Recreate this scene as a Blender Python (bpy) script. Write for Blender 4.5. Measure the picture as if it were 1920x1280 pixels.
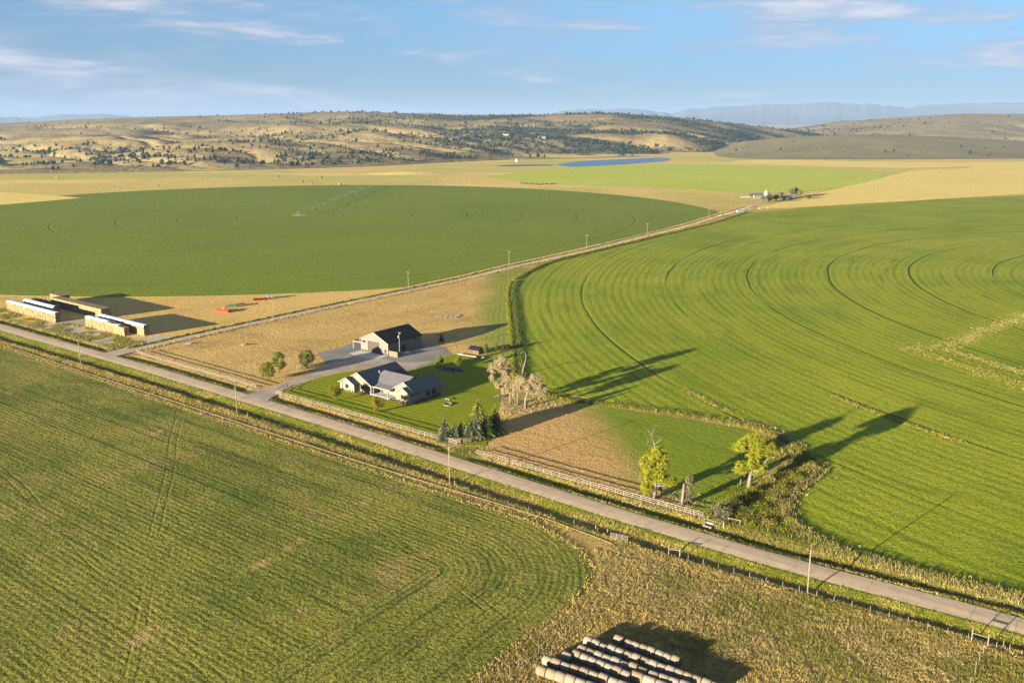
import bpy, bmesh, math, random
import numpy as np
from mathutils import Vector, Matrix

# ------------------------------------------------------------------ camera, world, sun, exposure
scene = bpy.context.scene
for o in list(bpy.data.objects): bpy.data.objects.remove(o)
COL = scene.collection
random.seed(7); RNG = np.random.default_rng(11)
R = math.radians
CAM_H = 90.0; FOC = 1700.0; HORIZON = 224.0; PITCH = math.atan((640 - HORIZON) / FOC)
SUN_AZ = 223.0; SUN_EL = 8.2            # azimuth of the sun seen from the ground, counted from +X towards +Y

cam_d = bpy.data.cameras.new('camera'); cam = bpy.data.objects.new('camera', cam_d); COL.objects.link(cam)
cam.location = (0, 0, CAM_H); cam.rotation_euler = (math.pi / 2 - PITCH, 0, 0)
cam_d.sensor_width = 36; cam_d.lens = FOC / 1920 * 36; cam_d.clip_start = 0.5; cam_d.clip_end = 200000
scene.camera = cam

world = bpy.data.worlds.new('World'); scene.world = world; world.use_nodes = True
scene.view_settings.view_transform = 'Standard'; scene.view_settings.look = 'None'
scene.view_settings.gamma = 1; scene.view_settings.use_curve_mapping = False
scene.view_settings.exposure = 2.45
scene.cycles.max_bounces = 6; scene.cycles.diffuse_bounces = 2; scene.cycles.glossy_bounces = 2
scene.cycles.transparent_max_bounces = 6; scene.cycles.volume_bounces = 0
scene.cycles.use_denoising = True; scene.cycles.denoising_input_passes = 'RGB_ALBEDO_NORMAL'; scene.cycles.denoising_prefilter = 'NONE'; scene.cycles.use_adaptive_sampling = False

sun_d = bpy.data.lights.new('sun', 'SUN'); sun = bpy.data.objects.new('sun', sun_d); COL.objects.link(sun)
sun_d.energy = 5.0; sun_d.angle = R(0.5); sun_d.color = (1.0, 0.86, 0.66)
sdir = Vector((math.cos(R(SUN_AZ)) * math.cos(R(SUN_EL)), math.sin(R(SUN_AZ)) * math.cos(R(SUN_EL)), math.sin(R(SUN_EL))))
sun.rotation_euler = sdir.to_track_quat('Z', 'Y').to_euler(); sun.location = (-200, -200, 300)

# ------------------------------------------------------------------ node helpers
class NT:
    def __init__(s, nt): s.nt = nt; s.n = nt.nodes; s.l = nt.links
    def new(s, t, **k):
        n = s.n.new(t)
        for a, b in k.items(): setattr(n, a, b)
        return n
    def put(s, sock, v):
        if hasattr(v, 'node'): s.l.new(v, sock)
        elif isinstance(v, (tuple, list)) and sock.type == 'RGBA' and len(v) == 3: sock.default_value = (*v, 1)
        else: sock.default_value = v
    def m(s, op, a, b=None, c=None, clamp=False):
        n = s.new('ShaderNodeMath', operation=op, use_clamp=clamp); s.put(n.inputs[0], a)
        if b is not None: s.put(n.inputs[1], b)
        if c is not None: s.put(n.inputs[2], c)
        return n.outputs[0]
    def add(s, a, b): return s.m('ADD', a, b)
    def sub(s, a, b): return s.m('SUBTRACT', a, b)
    def mul(s, a, b): return s.m('MULTIPLY', a, b)
    def sstep(s, x, a, b, c=0.0, d=1.0):
        n = s.new('ShaderNodeMapRange', interpolation_type='SMOOTHSTEP'); s.put(n.inputs[0], x)
        for i, v in enumerate((a, b, c, d)): s.put(n.inputs[i + 1], v)
        return n.outputs[0]
    def lin(s, x, a, b, c=0.0, d=1.0):
        n = s.new('ShaderNodeMapRange'); n.clamp = True; s.put(n.inputs[0], x)
        for i, v in enumerate((a, b, c, d)): s.put(n.inputs[i + 1], v)
        return n.outputs[0]
    def mix(s, f, a, b, blend='MIX'):
        n = s.new('ShaderNodeMix', data_type='RGBA', blend_type=blend); s.put(n.inputs[0], f)
        s.put(n.inputs[6], a); s.put(n.inputs[7], b); return n.outputs[2]
    def pos(s): return s.new('ShaderNodeNewGeometry').outputs['Position']
    def obj(s): return s.new('ShaderNodeTexCoord').outputs['Object']
    def xyz(s, v):
        n = s.new('ShaderNodeSeparateXYZ'); s.put(n.inputs[0], v); return n.outputs
    def vec(s, x, y, z):
        n = s.new('ShaderNodeCombineXYZ')
        for i, v in enumerate((x, y, z)): s.put(n.inputs[i], v)
        return n.outputs[0]
    def noise(s, v, scale, detail=3, rough=0.55, dist=0.0, col=False):
        n = s.new('ShaderNodeTexNoise'); s.put(n.inputs['Vector'], v)
        n.inputs['Scale'].default_value = scale; n.inputs['Detail'].default_value = detail
        n.inputs['Roughness'].default_value = rough; n.inputs['Distortion'].default_value = dist
        return n.outputs['Color' if col else 'Fac']
    def vscale(s, v, x, y, z):
        n = s.new('ShaderNodeVectorMath', operation='MULTIPLY'); s.put(n.inputs[0], v); n.inputs[1].default_value = (x, y, z)
        return n.outputs[0]
    def rot(s, v, ang):
        n = s.new('ShaderNodeVectorRotate', rotation_type='Z_AXIS'); s.put(n.inputs['Vector'], v); n.inputs['Angle'].default_value = ang
        return n.outputs[0]
    def dist2(s, v, cx, cy):
        p = s.xyz(v); dx = s.sub(p[0], cx); dy = s.sub(p[1], cy)
        return s.m('SQRT', s.add(s.mul(dx, dx), s.mul(dy, dy)))
    def bump(s, h, dist=0.1, strength=1.0, normal=None):
        n = s.new('ShaderNodeBump'); n.inputs['Strength'].default_value = strength; n.inputs['Distance'].default_value = dist
        s.put(n.inputs['Height'], h)
        if normal is not None: s.put(n.inputs['Normal'], normal)
        return n.outputs[0]

def L(h):
    """linear colour from an sRGB hex string"""
    h = h.lstrip('#'); v = [int(h[i:i + 2], 16) / 255 for i in (0, 2, 4)]
    return tuple(x / 12.92 if x <= .04045 else ((x + .055) / 1.055) ** 2.4 for x in v)

MATS = {}
def material(name, build):
    m = bpy.data.materials.new(name); m.use_nodes = True; t = NT(m.node_tree)
    b = t.n['Principled BSDF']; b.inputs['Roughness'].default_value = 0.85
    b.inputs['Specular IOR Level'].default_value = 0.2
    build(t, b); MATS[name] = m; return m

def plain(name, col, rough=0.8, var=0.12, scale=2.0, bump=0.0, metal=0.0, spec=0.2, perobj=0.0):
    def f(t, b):
        p = t.obj(); n = t.noise(p, scale, 4, 0.6)
        c = t.mix(t.lin(n, 0.25, 0.75), tuple(x * (1 - var) for x in col), tuple(min(1, x * (1 + var)) for x in col))
        if perobj:
            rnd = t.new('ShaderNodeObjectInfo').outputs['Random']
            c = t.mix(1.0, c, t.mix(rnd, (1 - perobj,) * 3, (1 + perobj,) * 3), 'MULTIPLY')
        t.put(b.inputs['Base Color'], c); b.inputs['Roughness'].default_value = rough
        b.inputs['Metallic'].default_value = metal; b.inputs['Specular IOR Level'].default_value = spec
        if bump: t.put(b.inputs['Normal'], t.bump(t.noise(p, scale * 6, 4), bump))
    return material(name, f)

# ------------------------------------------------------------------ world: low sun sky with thin clouds
wt = NT(world.node_tree); bg = wt.n['Background']
sky = wt.new('ShaderNodeTexSky', sky_type='NISHITA', sun_disc=False)
sky.sun_elevation = R(SUN_EL); sky.sun_rotation = R(90 - SUN_AZ) % (2 * math.pi)
sky.altitude = 1400; sky.air_density = 0.7; sky.dust_density = 0.5; sky.ozone_density = 2.0
SKY_STRENGTH = 0.05
dirv = wt.new('ShaderNodeTexCoord').outputs['Generated']
d = wt.xyz(dirv)
az = wt.m('ARCTAN2', d[0], d[1]); el = wt.m('ARCSINE', d[2])
cv = wt.vec(wt.mul(az, 1.0), wt.mul(el, 6.5), 0.0)
n1 = wt.noise(cv, 4.6, 9, 0.62, 0.35); n2 = wt.noise(cv, 1.7, 3, 0.5)
cl = wt.add(wt.mul(n1, 0.72), wt.mul(n2, 0.34))
lowfade = wt.sstep(el, R(-0.5), R(2.0), 0.3, 1.0)
cover = wt.mul(wt.sstep(cl, 0.495, 0.62), wt.mul(lowfade, 0.80))
n3 = wt.noise(wt.vec(wt.mul(az, 1.0), wt.mul(el, 9.0), 3.7), 11.0, 8, 0.6, 0.3)
wisp = wt.mul(wt.sstep(n3, 0.52, 0.70), wt.mul(wt.sstep(n2, 0.40, 0.60), wt.mul(lowfade, 0.75)))
cover = wt.m('MAXIMUM', cover, wisp)
cloudcol = wt.mix(wt.sstep(n1, 0.5, 0.72), (1.4, 1.75, 2.4), (3.3, 3.1, 3.2))
skyt = wt.mix(wt.sstep(el, R(-1.0), R(9.0)), (0.19, 0.25, 0.36), (0.52, 0.61, 0.62))   # dusty evening air is greyer low down
skyg = wt.mix(1.0, sky.outputs[0], skyt, 'MULTIPLY')
skyc = wt.mix(cover, skyg, cloudcol)
wt.put(bg.inputs[0], skyc); bg.inputs[1].default_value = SKY_STRENGTH

# ------------------------------------------------------------------ layout helpers
_c, _s = math.cos(PITCH), math.sin(PITCH)
def G(px, py, h=0.0):
    """ground position (height h) of a place measured on the survey picture"""
    z = FOC * (CAM_H - h) / (_c * (py - HORIZON))
    return ((px - 960) * z / FOC, (z - (CAM_H - h) * _s) / _c)
ROAD_M = np.array((-29.787, 240.405)); ROAD_A = R(-37.5747)
RU = np.array((math.cos(ROAD_A), math.sin(ROAD_A))); RN = np.array((-RU[1], RU[0]))
def ST(s, t): q = ROAD_M + RU * s + RN * t; return (float(q[0]), float(q[1]))
def toST(x, y): q = np.array((x, y)) - ROAD_M; return float(q @ RU), float(q @ RN)
_TS = [-420, -258, -127, -20, 67, 107, 153, 330]; _TC = [0.2, 0.45, 2.3, 1.2, -1.4, -1.4, 2.3, 3.0]
_fs = np.linspace(-600, 600, 601); _k = np.exp(-np.linspace(-2, 2, 31) ** 2); _k /= _k.sum()
_fc = np.convolve(np.pad(np.interp(_fs, _TS, _TC), 15, mode='edge'), _k, mode='valid')
def road_c(s): return np.interp(s, _fs, _fc)

def hash2(ix, iy, seed):
    h = (ix.astype(np.int64) * 374761393 + iy.astype(np.int64) * 668265263 + seed * 974711) & 0xFFFFFFFF
    h = ((h ^ (h >> 13)) * 1274126177) & 0xFFFFFFFF
    return ((h ^ (h >> 16)) & 0xFFFF) / 65535.0
def vnoise(x, y, seed=0):
    x = np.asarray(x, float); y = np.asarray(y, float)
    ix = np.floor(x); iy = np.floor(y); fx = x - ix; fy = y - iy
    fx = fx * fx * fx * (fx * (fx * 6 - 15) + 10); fy = fy * fy * fy * (fy * (fy * 6 - 15) + 10)
    a = hash2(ix, iy, seed); b = hash2(ix + 1, iy, seed); c = hash2(ix, iy + 1, seed); e = hash2(ix + 1, iy + 1, seed)
    return (a * (1 - fx) + b * fx) * (1 - fy) + (c * (1 - fx) + e * fx) * fy
def fbm(x, y, oct=4, seed=0, gain=0.5):
    v = 0; a = 1; tot = 0
    for i in range(oct):
        v = v + a * vnoise(x * 2 ** i, y * 2 ** i, seed + i * 17); tot += a; a *= gain
    return v / tot

# ------------------------------------------------------------------ object helpers
def tag(o, label=None, cat=None, group=None, kind=None):
    if label: o['label'] = label
    if cat: o['category'] = cat
    if group: o['group'] = group
    if kind: o['kind'] = kind
    return o
def mesh_obj(name, verts, faces, mat, parent=None, smooth=False):
    me = bpy.data.meshes.new(name); me.from_pydata([tuple(v) for v in verts], [], faces); me.update()
    if smooth: me.polygons.foreach_set('use_smooth', [True] * len(me.polygons))
    if mat is not None: me.materials.append(mat)
    o = bpy.data.objects.new(name, me); COL.objects.link(o)
    if parent: o.parent = parent
    return o
def np_mesh(name, V, F, mat, parent=None, smooth=False):
    """V (n,3), F (m,k) arrays"""
    me = bpy.data.meshes.new(name); n = len(V); mf, k = F.shape
    me.vertices.add(n); me.vertices.foreach_set('co', np.asarray(V, np.float32).ravel())
    me.loops.add(mf * k); me.loops.foreach_set('vertex_index', F.astype(np.int32).ravel())
    me.polygons.add(mf); me.polygons.foreach_set('loop_start', np.arange(0, mf * k, k, dtype=np.int32))
    me.update(calc_edges=True)
    if smooth: me.polygons.foreach_set('use_smooth', np.ones(mf, bool))
    me.materials.append(mat)
    o = bpy.data.objects.new(name, me); COL.objects.link(o)
    if parent: o.parent = parent
    return o
def empty(name, loc=(0, 0, 0), rz=0.0):
    o = bpy.data.objects.new(name, None); COL.objects.link(o); o.location = loc; o.rotation_euler = (0, 0, rz)
    o.empty_display_size = 0.5; return o
def instance(src, name, loc=(0, 0, 0), rot=(0, 0, 0), sc=(1, 1, 1), parent=None):
    o = src.copy(); o.name = name; COL.objects.link(o); o.parent = parent
    o.location = loc; o.rotation_euler = rot; o.scale = sc; return o
def copy_tree(o, parent=None):
    c = o.copy(); COL.objects.link(c); c.parent = parent
    for ch in o.children: copy_tree(ch, c)
    return c

class MB:
    def __init__(s): s.v = []; s.f = []
    def quad(s, *p):
        i = len(s.v); s.v += [tuple(q) for q in p]; s.f.append(tuple(range(i, i + len(p)))); return s
    def box(s, x0, x1, y0, y1, z0, z1):
        i = len(s.v)
        s.v += [(x0, y0, z0), (x1, y0, z0), (x1, y1, z0), (x0, y1, z0), (x0, y0, z1), (x1, y0, z1), (x1, y1, z1), (x0, y1, z1)]
        s.f += [tuple(i + k for k in q) for q in ((0, 3, 2, 1), (4, 5, 6, 7), (0, 1, 5, 4), (1, 2, 6, 5), (2, 3, 7, 6), (3, 0, 4, 7))]
        return s
    def prism(s, poly, axis, a, b):
        """extrude a 2-D polygon along an axis: axis 'y' uses (x,z), 'x' uses (y,z), 'z' uses (x,y)"""
        def P(p, h): return {'y': (p[0], h, p[1]), 'x': (h, p[0], p[1]), 'z': (p[0], p[1], h)}[axis]
        i = len(s.v); n = len(poly); s.v += [P(p, a) for p in poly] + [P(p, b) for p in poly]
        s.f.append(tuple(range(i, i + n))[::-1]); s.f.append(tuple(range(i + n, i + 2 * n)))
        for k in range(n): j = (k + 1) % n; s.f.append((i + k, i + j, i + n + j, i + n + k))
        return s
    def tube(s, p, q, r0, r1=None, n=6, cap=True):
        r1 = r0 if r1 is None else r1; p = Vector(p); q = Vector(q); d = (q - p)
        if d.length < 1e-6: return s
        d.normalize(); a = d.orthogonal().normalized(); b = d.cross(a); i = len(s.v)
        for c, r in ((p, r0), (q, r1)):
            for k in range(n):
                w = 2 * math.pi * k / n; s.v.append(tuple(c + a * (math.cos(w) * r) + b * (math.sin(w) * r)))
        for k in range(n): j = (k + 1) % n; s.f.append((i + k, i + j, i + n + j, i + n + k))
        if cap: s.f.append(tuple(range(i, i + n))[::-1]); s.f.append(tuple(range(i + n, i + 2 * n)))
        return s
    def path(s, pts, radii, n=6):
        i = len(s.v); m = len(pts); pts = [Vector(p) for p in pts]; prev = None
        for k in range(m):
            d = (pts[min(k + 1, m - 1)] - pts[max(k - 1, 0)]).normalized()
            a = d.orthogonal().normalized() if prev is None else (prev - d * prev.dot(d)).normalized(); prev = a; b = d.cross(a)
            for j in range(n):
                w = 2 * math.pi * j / n; s.v.append(tuple(pts[k] + (a * math.cos(w) + b * math.sin(w)) * radii[k]))
        for k in range(m - 1):
            for j in range(n):
                jj = (j + 1) % n; s.f.append((i + k * n + j, i + k * n + jj, i + (k + 1) * n + jj, i + (k + 1) * n + j))
        s.f.append(tuple(range(i, i + n))[::-1]); s.f.append(tuple(range(i + (m - 1) * n, i + m * n)))
        return s
    def lathe(s, prof, n=16, c=(0, 0)):
        i = len(s.v)
        for r, z in prof:
            for k in range(n): w = 2 * math.pi * k / n; s.v.append((c[0] + r * math.cos(w), c[1] + r * math.sin(w), z))
        for a in range(len(prof) - 1):
            for k in range(n): j = (k + 1) % n; s.f.append((i + a * n + k, i + a * n + j, i + (a + 1) * n + j, i + (a + 1) * n + k))
        s.f.append(tuple(range(i, i + n))[::-1]); s.f.append(tuple(range(i + (len(prof) - 1) * n, i + len(prof) * n)))
        return s
    def build(s, name, mat, parent=None, smooth=False): return mesh_obj(name, s.v, s.f, mat, parent, smooth)

def catmull(pts, closed=True, step=6.0):
    P = [np.array(p, float) for p in pts]; n = len(P); out = []
    rng = range(n) if closed else range(n - 1)
    for i in rng:
        p0, p1, p2, p3 = (P[(i - 1) % n], P[i], P[(i + 1) % n], P[(i + 2) % n]) if closed else (P[max(i - 1, 0)], P[i], P[i + 1], P[min(i + 2, n - 1)])
        k = max(1, int(np.linalg.norm(p2 - p1) / step))
        for j in range(k):
            u = j / k
            out.append(0.5 * ((2 * p1) + (-p0 + p2) * u + (2 * p0 - 5 * p1 + 4 * p2 - p3) * u * u + (-p0 + 3 * p1 - 3 * p2 + p3) * u ** 3))
    if not closed: out.append(P[-1])
    return np.array(out)
def dense(pts, step=4.0):
    P = [np.array(p, float) for p in pts]; out = []
    for i in range(len(P)):
        a, b = P[i], P[(i + 1) % len(P)]; k = max(1, int(np.linalg.norm(b - a) / step))
        for j in range(k): out.append(a + (b - a) * j / k)
    return np.array(out)
def wobble(P, amp, scale, seed):
    dx = (fbm(P[:, 0] / scale, P[:, 1] / scale, 3, seed) - .5) * 2 * amp; dy = (fbm(P[:, 0] / scale + 50, P[:, 1] / scale, 3, seed + 5) - .5) * 2 * amp
    return P + np.c_[dx, dy]
def inpoly(x, y, P):
    x = np.asarray(x); y = np.asarray(y); r = np.zeros(x.shape, bool); n = len(P); j = n - 1
    for i in range(n):
        xi, yi = P[i]; xj, yj = P[j]
        if yi != yj:
            r ^= ((yi > y) != (yj > y)) & (x < (xj - xi) * (y - yi) / (yj - yi) + xi)
        j = i
    return r
def sheet(name, P, z, mat, label, cat, skirt=None, kind='structure'):
    """a flat piece of land with its own outline, a little above what lies below"""
    n = len(P); v = [(p[0], p[1], z) for p in P]; f = [tuple(range(n))]
    a = sum(P[i][0] * P[(i + 1) % n][1] - P[(i + 1) % n][0] * P[i][1] for i in range(n))
    if a < 0: f = [tuple(range(n))[::-1]]
    if skirt is not None:
        v += [(p[0], p[1], skirt) for p in P]
        for i in range(n):
            j = (i + 1) % n; q = (i, j, n + j, n + i); f.append(q[::-1] if a > 0 else q)
    o = mesh_obj(name, v, f, mat); return tag(o, label, cat, None, kind)

# ------------------------------------------------------------------ land materials
PIVOT_R = (490.0, 440.0); PIVOT_L = (-206.0, 879.0)
ROW_W = 2 * math.pi
def rough_soil(t, p, fine=2.2):
    """height of plant cover: clumps of a metre down to a decimetre"""
    a = t.noise(p, 0.45, 2, 0.6); b = t.noise(p, fine * 0.62, 3, 0.78)
    return a, b
def crop(name, dark, mid, light, rows=None, patch=0.012, rowamt=0.45, bumpd=0.5, extra=None, dry=None):
    def f(t, b):
        p = t.pos(); big = t.noise(p, patch, 3, 0.6, 0.4); a, fn = rough_soil(t, p)
        c = t.mix(t.lin(big, 0.3, 0.7), mid, light)
        if dry is not None:
            c = t.mix(t.mul(t.sstep(t.noise(p, patch * 2.3, 4, 0.65, 0.8), 0.52, 0.72), dry[1]), c, dry[0])
        h = t.add(t.mul(a, 0.6), t.mul(fn, 0.7))
        if rows is not None:
            r = rows(t, p); c = t.mix(t.mul(t.sstep(r, 0.47, 0.72), rowamt), c, light); c = t.mix(t.mul(t.sstep(r, 0.50, 0.30), rowamt), c, dark)
            h = t.add(h, t.mul(r, 0.35))
        c = t.mix(t.mul(t.sstep(fn, 0.53, 0.36), 0.72), c, dark); c = t.mix(t.mul(t.sstep(fn, 0.52, 0.68), 0.45), c, light)   # single plants and the gaps between them
        if extra is not None: c, h = extra(t, p, c, h)
        t.put(b.inputs['Base Color'], c); t.put(b.inputs['Normal'], t.bump(h, bumpd)); b.inputs['Roughness'].default_value = 0.95
        b.inputs['Specular IOR Level'].default_value = 0.05
    return material(name, f)

def saw_rows(t, r, w, p, jit=0.9, seed=0.0, famt=0.24, lamt=0.86, gmin=0.0):
    """mowing or drilling lines w metres apart along a distance field, uneven from line to line"""
    q = t.add(r, t.mul(t.sub(t.noise(p, 0.03, 3), 0.5), jit * 2)); k = t.mul(q, 1.0 / w)
    fine = t.m('SINE', t.mul(k, ROW_W)); fine = t.add(t.mul(fine, 0.5), 0.5)
    line = t.noise(t.vec(t.mul(q, 1.0 / (w * 1.9)), t.add(t.mul(t.noise(p, 0.012, 2), 5.0), seed), 0.0), 1.0, 4, 0.75)
    gate = t.sstep(t.noise(p, 0.02, 3), 0.35, 0.62, gmin, 1.0)
    return t.add(t.mul(line, lamt), t.mul(t.mul(fine, gate), famt))
def arc_rows(center, w, seed=0.0, famt=0.24, lamt=0.86, gmin=0.0):
    return lambda t, p: saw_rows(t, t.dist2(p, *center), w, p, 0.8, seed, famt, lamt, gmin)
def road_frame(t, p):
    """coordinates along and across the county road"""
    q = t.xyz(t.rot(t.vec(t.sub(t.xyz(p)[0], float(ROAD_M[0])), t.sub(t.xyz(p)[1], float(ROAD_M[1])), 0.0), -ROAD_A)); return q[0], q[1]
def line_rows(ang, w, seed=0.0):
    return lambda t, p: saw_rows(t, t.xyz(t.rot(p, -ang))[1], w, p, 0.8, seed)

RINGS_R = [454.0, 408.0, 362.0, 316.0, 270.0, 224.0, 178.0, 132.0]
def wheel_rings(center, radii, width=0.9, col=None, amt=0.8):
    def f(t, p, c, h):
        r = t.dist2(p, *center); q = t.add(r, t.mul(t.sub(t.noise(p, 0.02, 2), 0.5), 3.0)); tot = None
        for R0 in radii:
            w = t.sstep(t.m('ABSOLUTE', t.sub(q, R0)), width, width * 0.35); tot = w if tot is None else t.m('MAXIMUM', tot, w)
        tot = t.mul(tot, t.sstep(t.noise(p, 0.008, 2), 0.38, 0.56, 0.12, 1.0))
        c = t.mix(t.mul(tot, amt), c, col); h = t.sub(h, t.mul(tot, 0.7 * amt)); return c, h
    return f
def right_extra(t, p, c, h):
    c, h = wheel_rings(PIVOT_R, RINGS_R, 0.8, (0.045, 0.065, 0.010), 0.92)(t, p, c, h)
    # a pale drying swath beside some of the tracks and yellowing streaks along the rows
    r = t.dist2(p, *PIVOT_R); s = t.noise(t.vec(t.mul(r, 0.11), 0.0, 2.0), 1.0, 3, 0.7)
    c = t.mix(t.mul(t.mul(t.sstep(s, 0.6, 0.72), t.sstep(t.noise(p, 0.012, 4), 0.48, 0.62)), 0.5), c, (0.26, 0.25, 0.055))
    return c, h
M_right = crop('green_crop', (0.088, 0.128, 0.007), (0.190, 0.240, 0.011), (0.320, 0.335, 0.022), arc_rows(PIVOT_R, 4.3, 1.0, 0.28, 0.78, 0.25), 0.011, 0.62, 0.38, right_extra)
M_left = crop('dark_green_crop', (0.085, 0.116, 0.009), (0.145, 0.188, 0.014), (0.180, 0.222, 0.020), arc_rows(PIVOT_L, 4.5, 7.0), 0.006, 0.22, 0.5,
              wheel_rings(PIVOT_L, [53 * k + 4 for k in range(1, 8)], 1.0, (0.035, 0.062, 0.008), 0.55))
def near_rows(t, p):
    s, tt = road_frame(t, p)
    u = t.sub(-15.0, tt)                    # distance in from the edge along the road
    v = t.sub(84.0, t.add(s, t.mul(tt, 0.05)))   # distance in from the far end
    du = t.m('MAXIMUM', t.sub(34.0, u), 0.0); dv = t.m('MAXIMUM', t.sub(34.0, v), 0.0)
    k = t.sub(34.0, t.m('SQRT', t.add(t.mul(du, du), t.mul(dv, dv))))     # rounded headland, then rows along the road
    k = t.add(k, t.mul(t.m('MAXIMUM', t.sub(u, 34.0), 0.0), t.m('GREATER_THAN', v, 34.0)))
    return saw_rows(t, k, 1.45, p, 0.30, 3.0, 0.27, 0.86, 0.10)
NL = [(G(150, 1262), G(760, 890)), (G(-40, 1010), G(260, 830))]
def near_extra(t, p, c, h):
    # an old worn crossing and two sets of wheel marks over the rows
    q = t.xyz(p); patchy = t.sstep(t.noise(p, 0.10, 4, 0.65), 0.50, 0.64)
    for (a, b), wd in zip(NL, (2.6, 1.5)):
        ln = math.hypot(b[0] - a[0], b[1] - a[1]); nx, ny = -(b[1] - a[1]) / ln, (b[0] - a[0]) / ln
        d = t.m('ABSOLUTE', t.add(t.add(t.mul(t.sub(q[0], a[0]), nx), t.mul(t.sub(q[1], a[1]), ny)), t.mul(t.sub(t.noise(p, 0.05, 2), 0.5), 5.0)))
        c = t.mix(t.mul(t.mul(t.sstep(d, wd, wd * 0.2), patchy), 0.75), c, (0.36, 0.25, 0.10))
    for a, b in ((G(0, 880), G(420, 1280)), (G(330, 800), G(250, 1280)), (G(560, 870), G(900, 1130))):
        ln = math.hypot(b[0] - a[0], b[1] - a[1]); nx, ny = -(b[1] - a[1]) / ln, (b[0] - a[0]) / ln
        d = t.m('ABSOLUTE', t.sub(t.m('ABSOLUTE', t.add(t.add(t.mul(t.sub(q[0], a[0]), nx), t.mul(t.sub(q[1], a[1]), ny)), t.mul(t.sub(t.noise(p, 0.02, 1), 0.5), 4.0))), 1.0))
        k = t.mul(t.sstep(d, 0.45, 0.1), t.sstep(t.noise(p, 0.03, 2), 0.42, 0.6)); c = t.mix(t.mul(k, 0.18), c, (0.06, 0.075, 0.012)); h = t.sub(h, t.mul(k, 0.15))
    return c, h
M_near = crop('mown_crop', (0.030, 0.052, 0.008), (0.088, 0.122, 0.013), (0.260, 0.235, 0.042), near_rows, 0.025, 0.75, 0.55, near_extra, ((0.34, 0.225, 0.085), 0.75))
M_third = crop('far_green_crop', (0.26, 0.30, 0.03), (0.40, 0.44, 0.04), (0.48, 0.50, 0.07), line_rows(R(4), 9.0, 5.0), 0.006, 0.3, 0.5, None, ((0.50, 0.44, 0.14), 0.6))
def pasture_extra(t, p, c, h):
    x = t.xyz(p)[0]; w = t.sstep(t.add(x, t.mul(t.sub(t.noise(p, 0.05, 4), 0.5), 22.0)), -22.0, -6.0)
    w = t.mul(w, t.sstep(t.xyz(p)[1], 300.0, 330.0))
    strip = t.mul(t.sstep(t.m('SINE', t.mul(t.add(x, t.noise(p, 0.05, 2)), 2.6)), -0.2, 0.7), w)
    c = t.mix(t.mul(w, 0.9), c, (0.165, 0.215, 0.022)); c = t.mix(t.mul(strip, 0.45), c, (0.30, 0.27, 0.07)); return c, h
M_pasture = crop('dry_pasture', (0.24, 0.155, 0.050), (0.46, 0.305, 0.100), (0.58, 0.40, 0.135), line_rows(ROAD_A + R(90), 4.0, 9.0), 0.035, 0.3, 0.6, pasture_extra, ((0.33, 0.19, 0.07), 0.8))
M_stubble = crop('gold_stubble', (0.30, 0.19, 0.055), (0.56, 0.37, 0.11), (0.68, 0.46, 0.15), line_rows(ROAD_A + R(90), 3.0, 2.0), 0.012, 0.22, 0.4, None, ((0.25, 0.21, 0.07), 0.5))
M_wheat = crop('ripe_stubble', (0.48, 0.36, 0.09), (0.68, 0.51, 0.13), (0.74, 0.57, 0.17), line_rows(R(20), 6.0, 4.0), 0.006, 0.2, 0.4)
PA = G(1085, 763); _pb = G(1225, 930); _pl = math.hypot(_pb[0] - PA[0], _pb[1] - PA[1]); PN = (-(_pb[1] - PA[1]) / _pl, (_pb[0] - PA[0]) / _pl)
def paddock_extra(t, p, c, h):
    s, tt = road_frame(t, p); q = t.xyz(p); e = t.add(t.add(t.mul(t.sub(q[0], PA[0]), PN[0]), t.mul(t.sub(q[1], PA[1]), PN[1])), t.mul(t.sub(t.noise(p, 0.06, 4), 0.5), 14.0))
    w = t.mul(t.sstep(e, -9.0, 11.0), t.sstep(tt, 9.5, 14.0))
    c = t.mix(w, c, t.mix(t.noise(p, 1.2, 3), (0.105, 0.160, 0.008), (0.215, 0.250, 0.018))); return c, h
M_paddock = crop('mown_paddock', (0.22, 0.13, 0.045), (0.44, 0.27, 0.095), (0.55, 0.35, 0.13), line_rows(ROAD_A, 1.5, 6.0), 0.03, 0.35, 0.45, paddock_extra)
M_weedland = crop('weedy_ground', (0.16, 0.125, 0.035), (0.33, 0.24, 0.07), (0.44, 0.32, 0.095), None, 0.04, 0.3, 0.5, None, ((0.17, 0.18, 0.04), 0.7))
def lawn_rows(t, p):
    w = t.add(t.xyz(t.rot(p, -(ROAD_A + R(6))))[1], t.mul(t.noise(p, 0.03, 1), 9.0))
    k = t.add(t.mul(t.m('SINE', t.mul(w, 3.0)), 0.5), 0.5); return t.add(t.mul(k, 0.75), 0.12)
M_lawn = crop('mown_lawn', (0.105, 0.145, 0.004), (0.180, 0.220, 0.006), (0.265, 0.275, 0.010), lawn_rows, 0.035, 0.5, 0.12)

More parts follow.
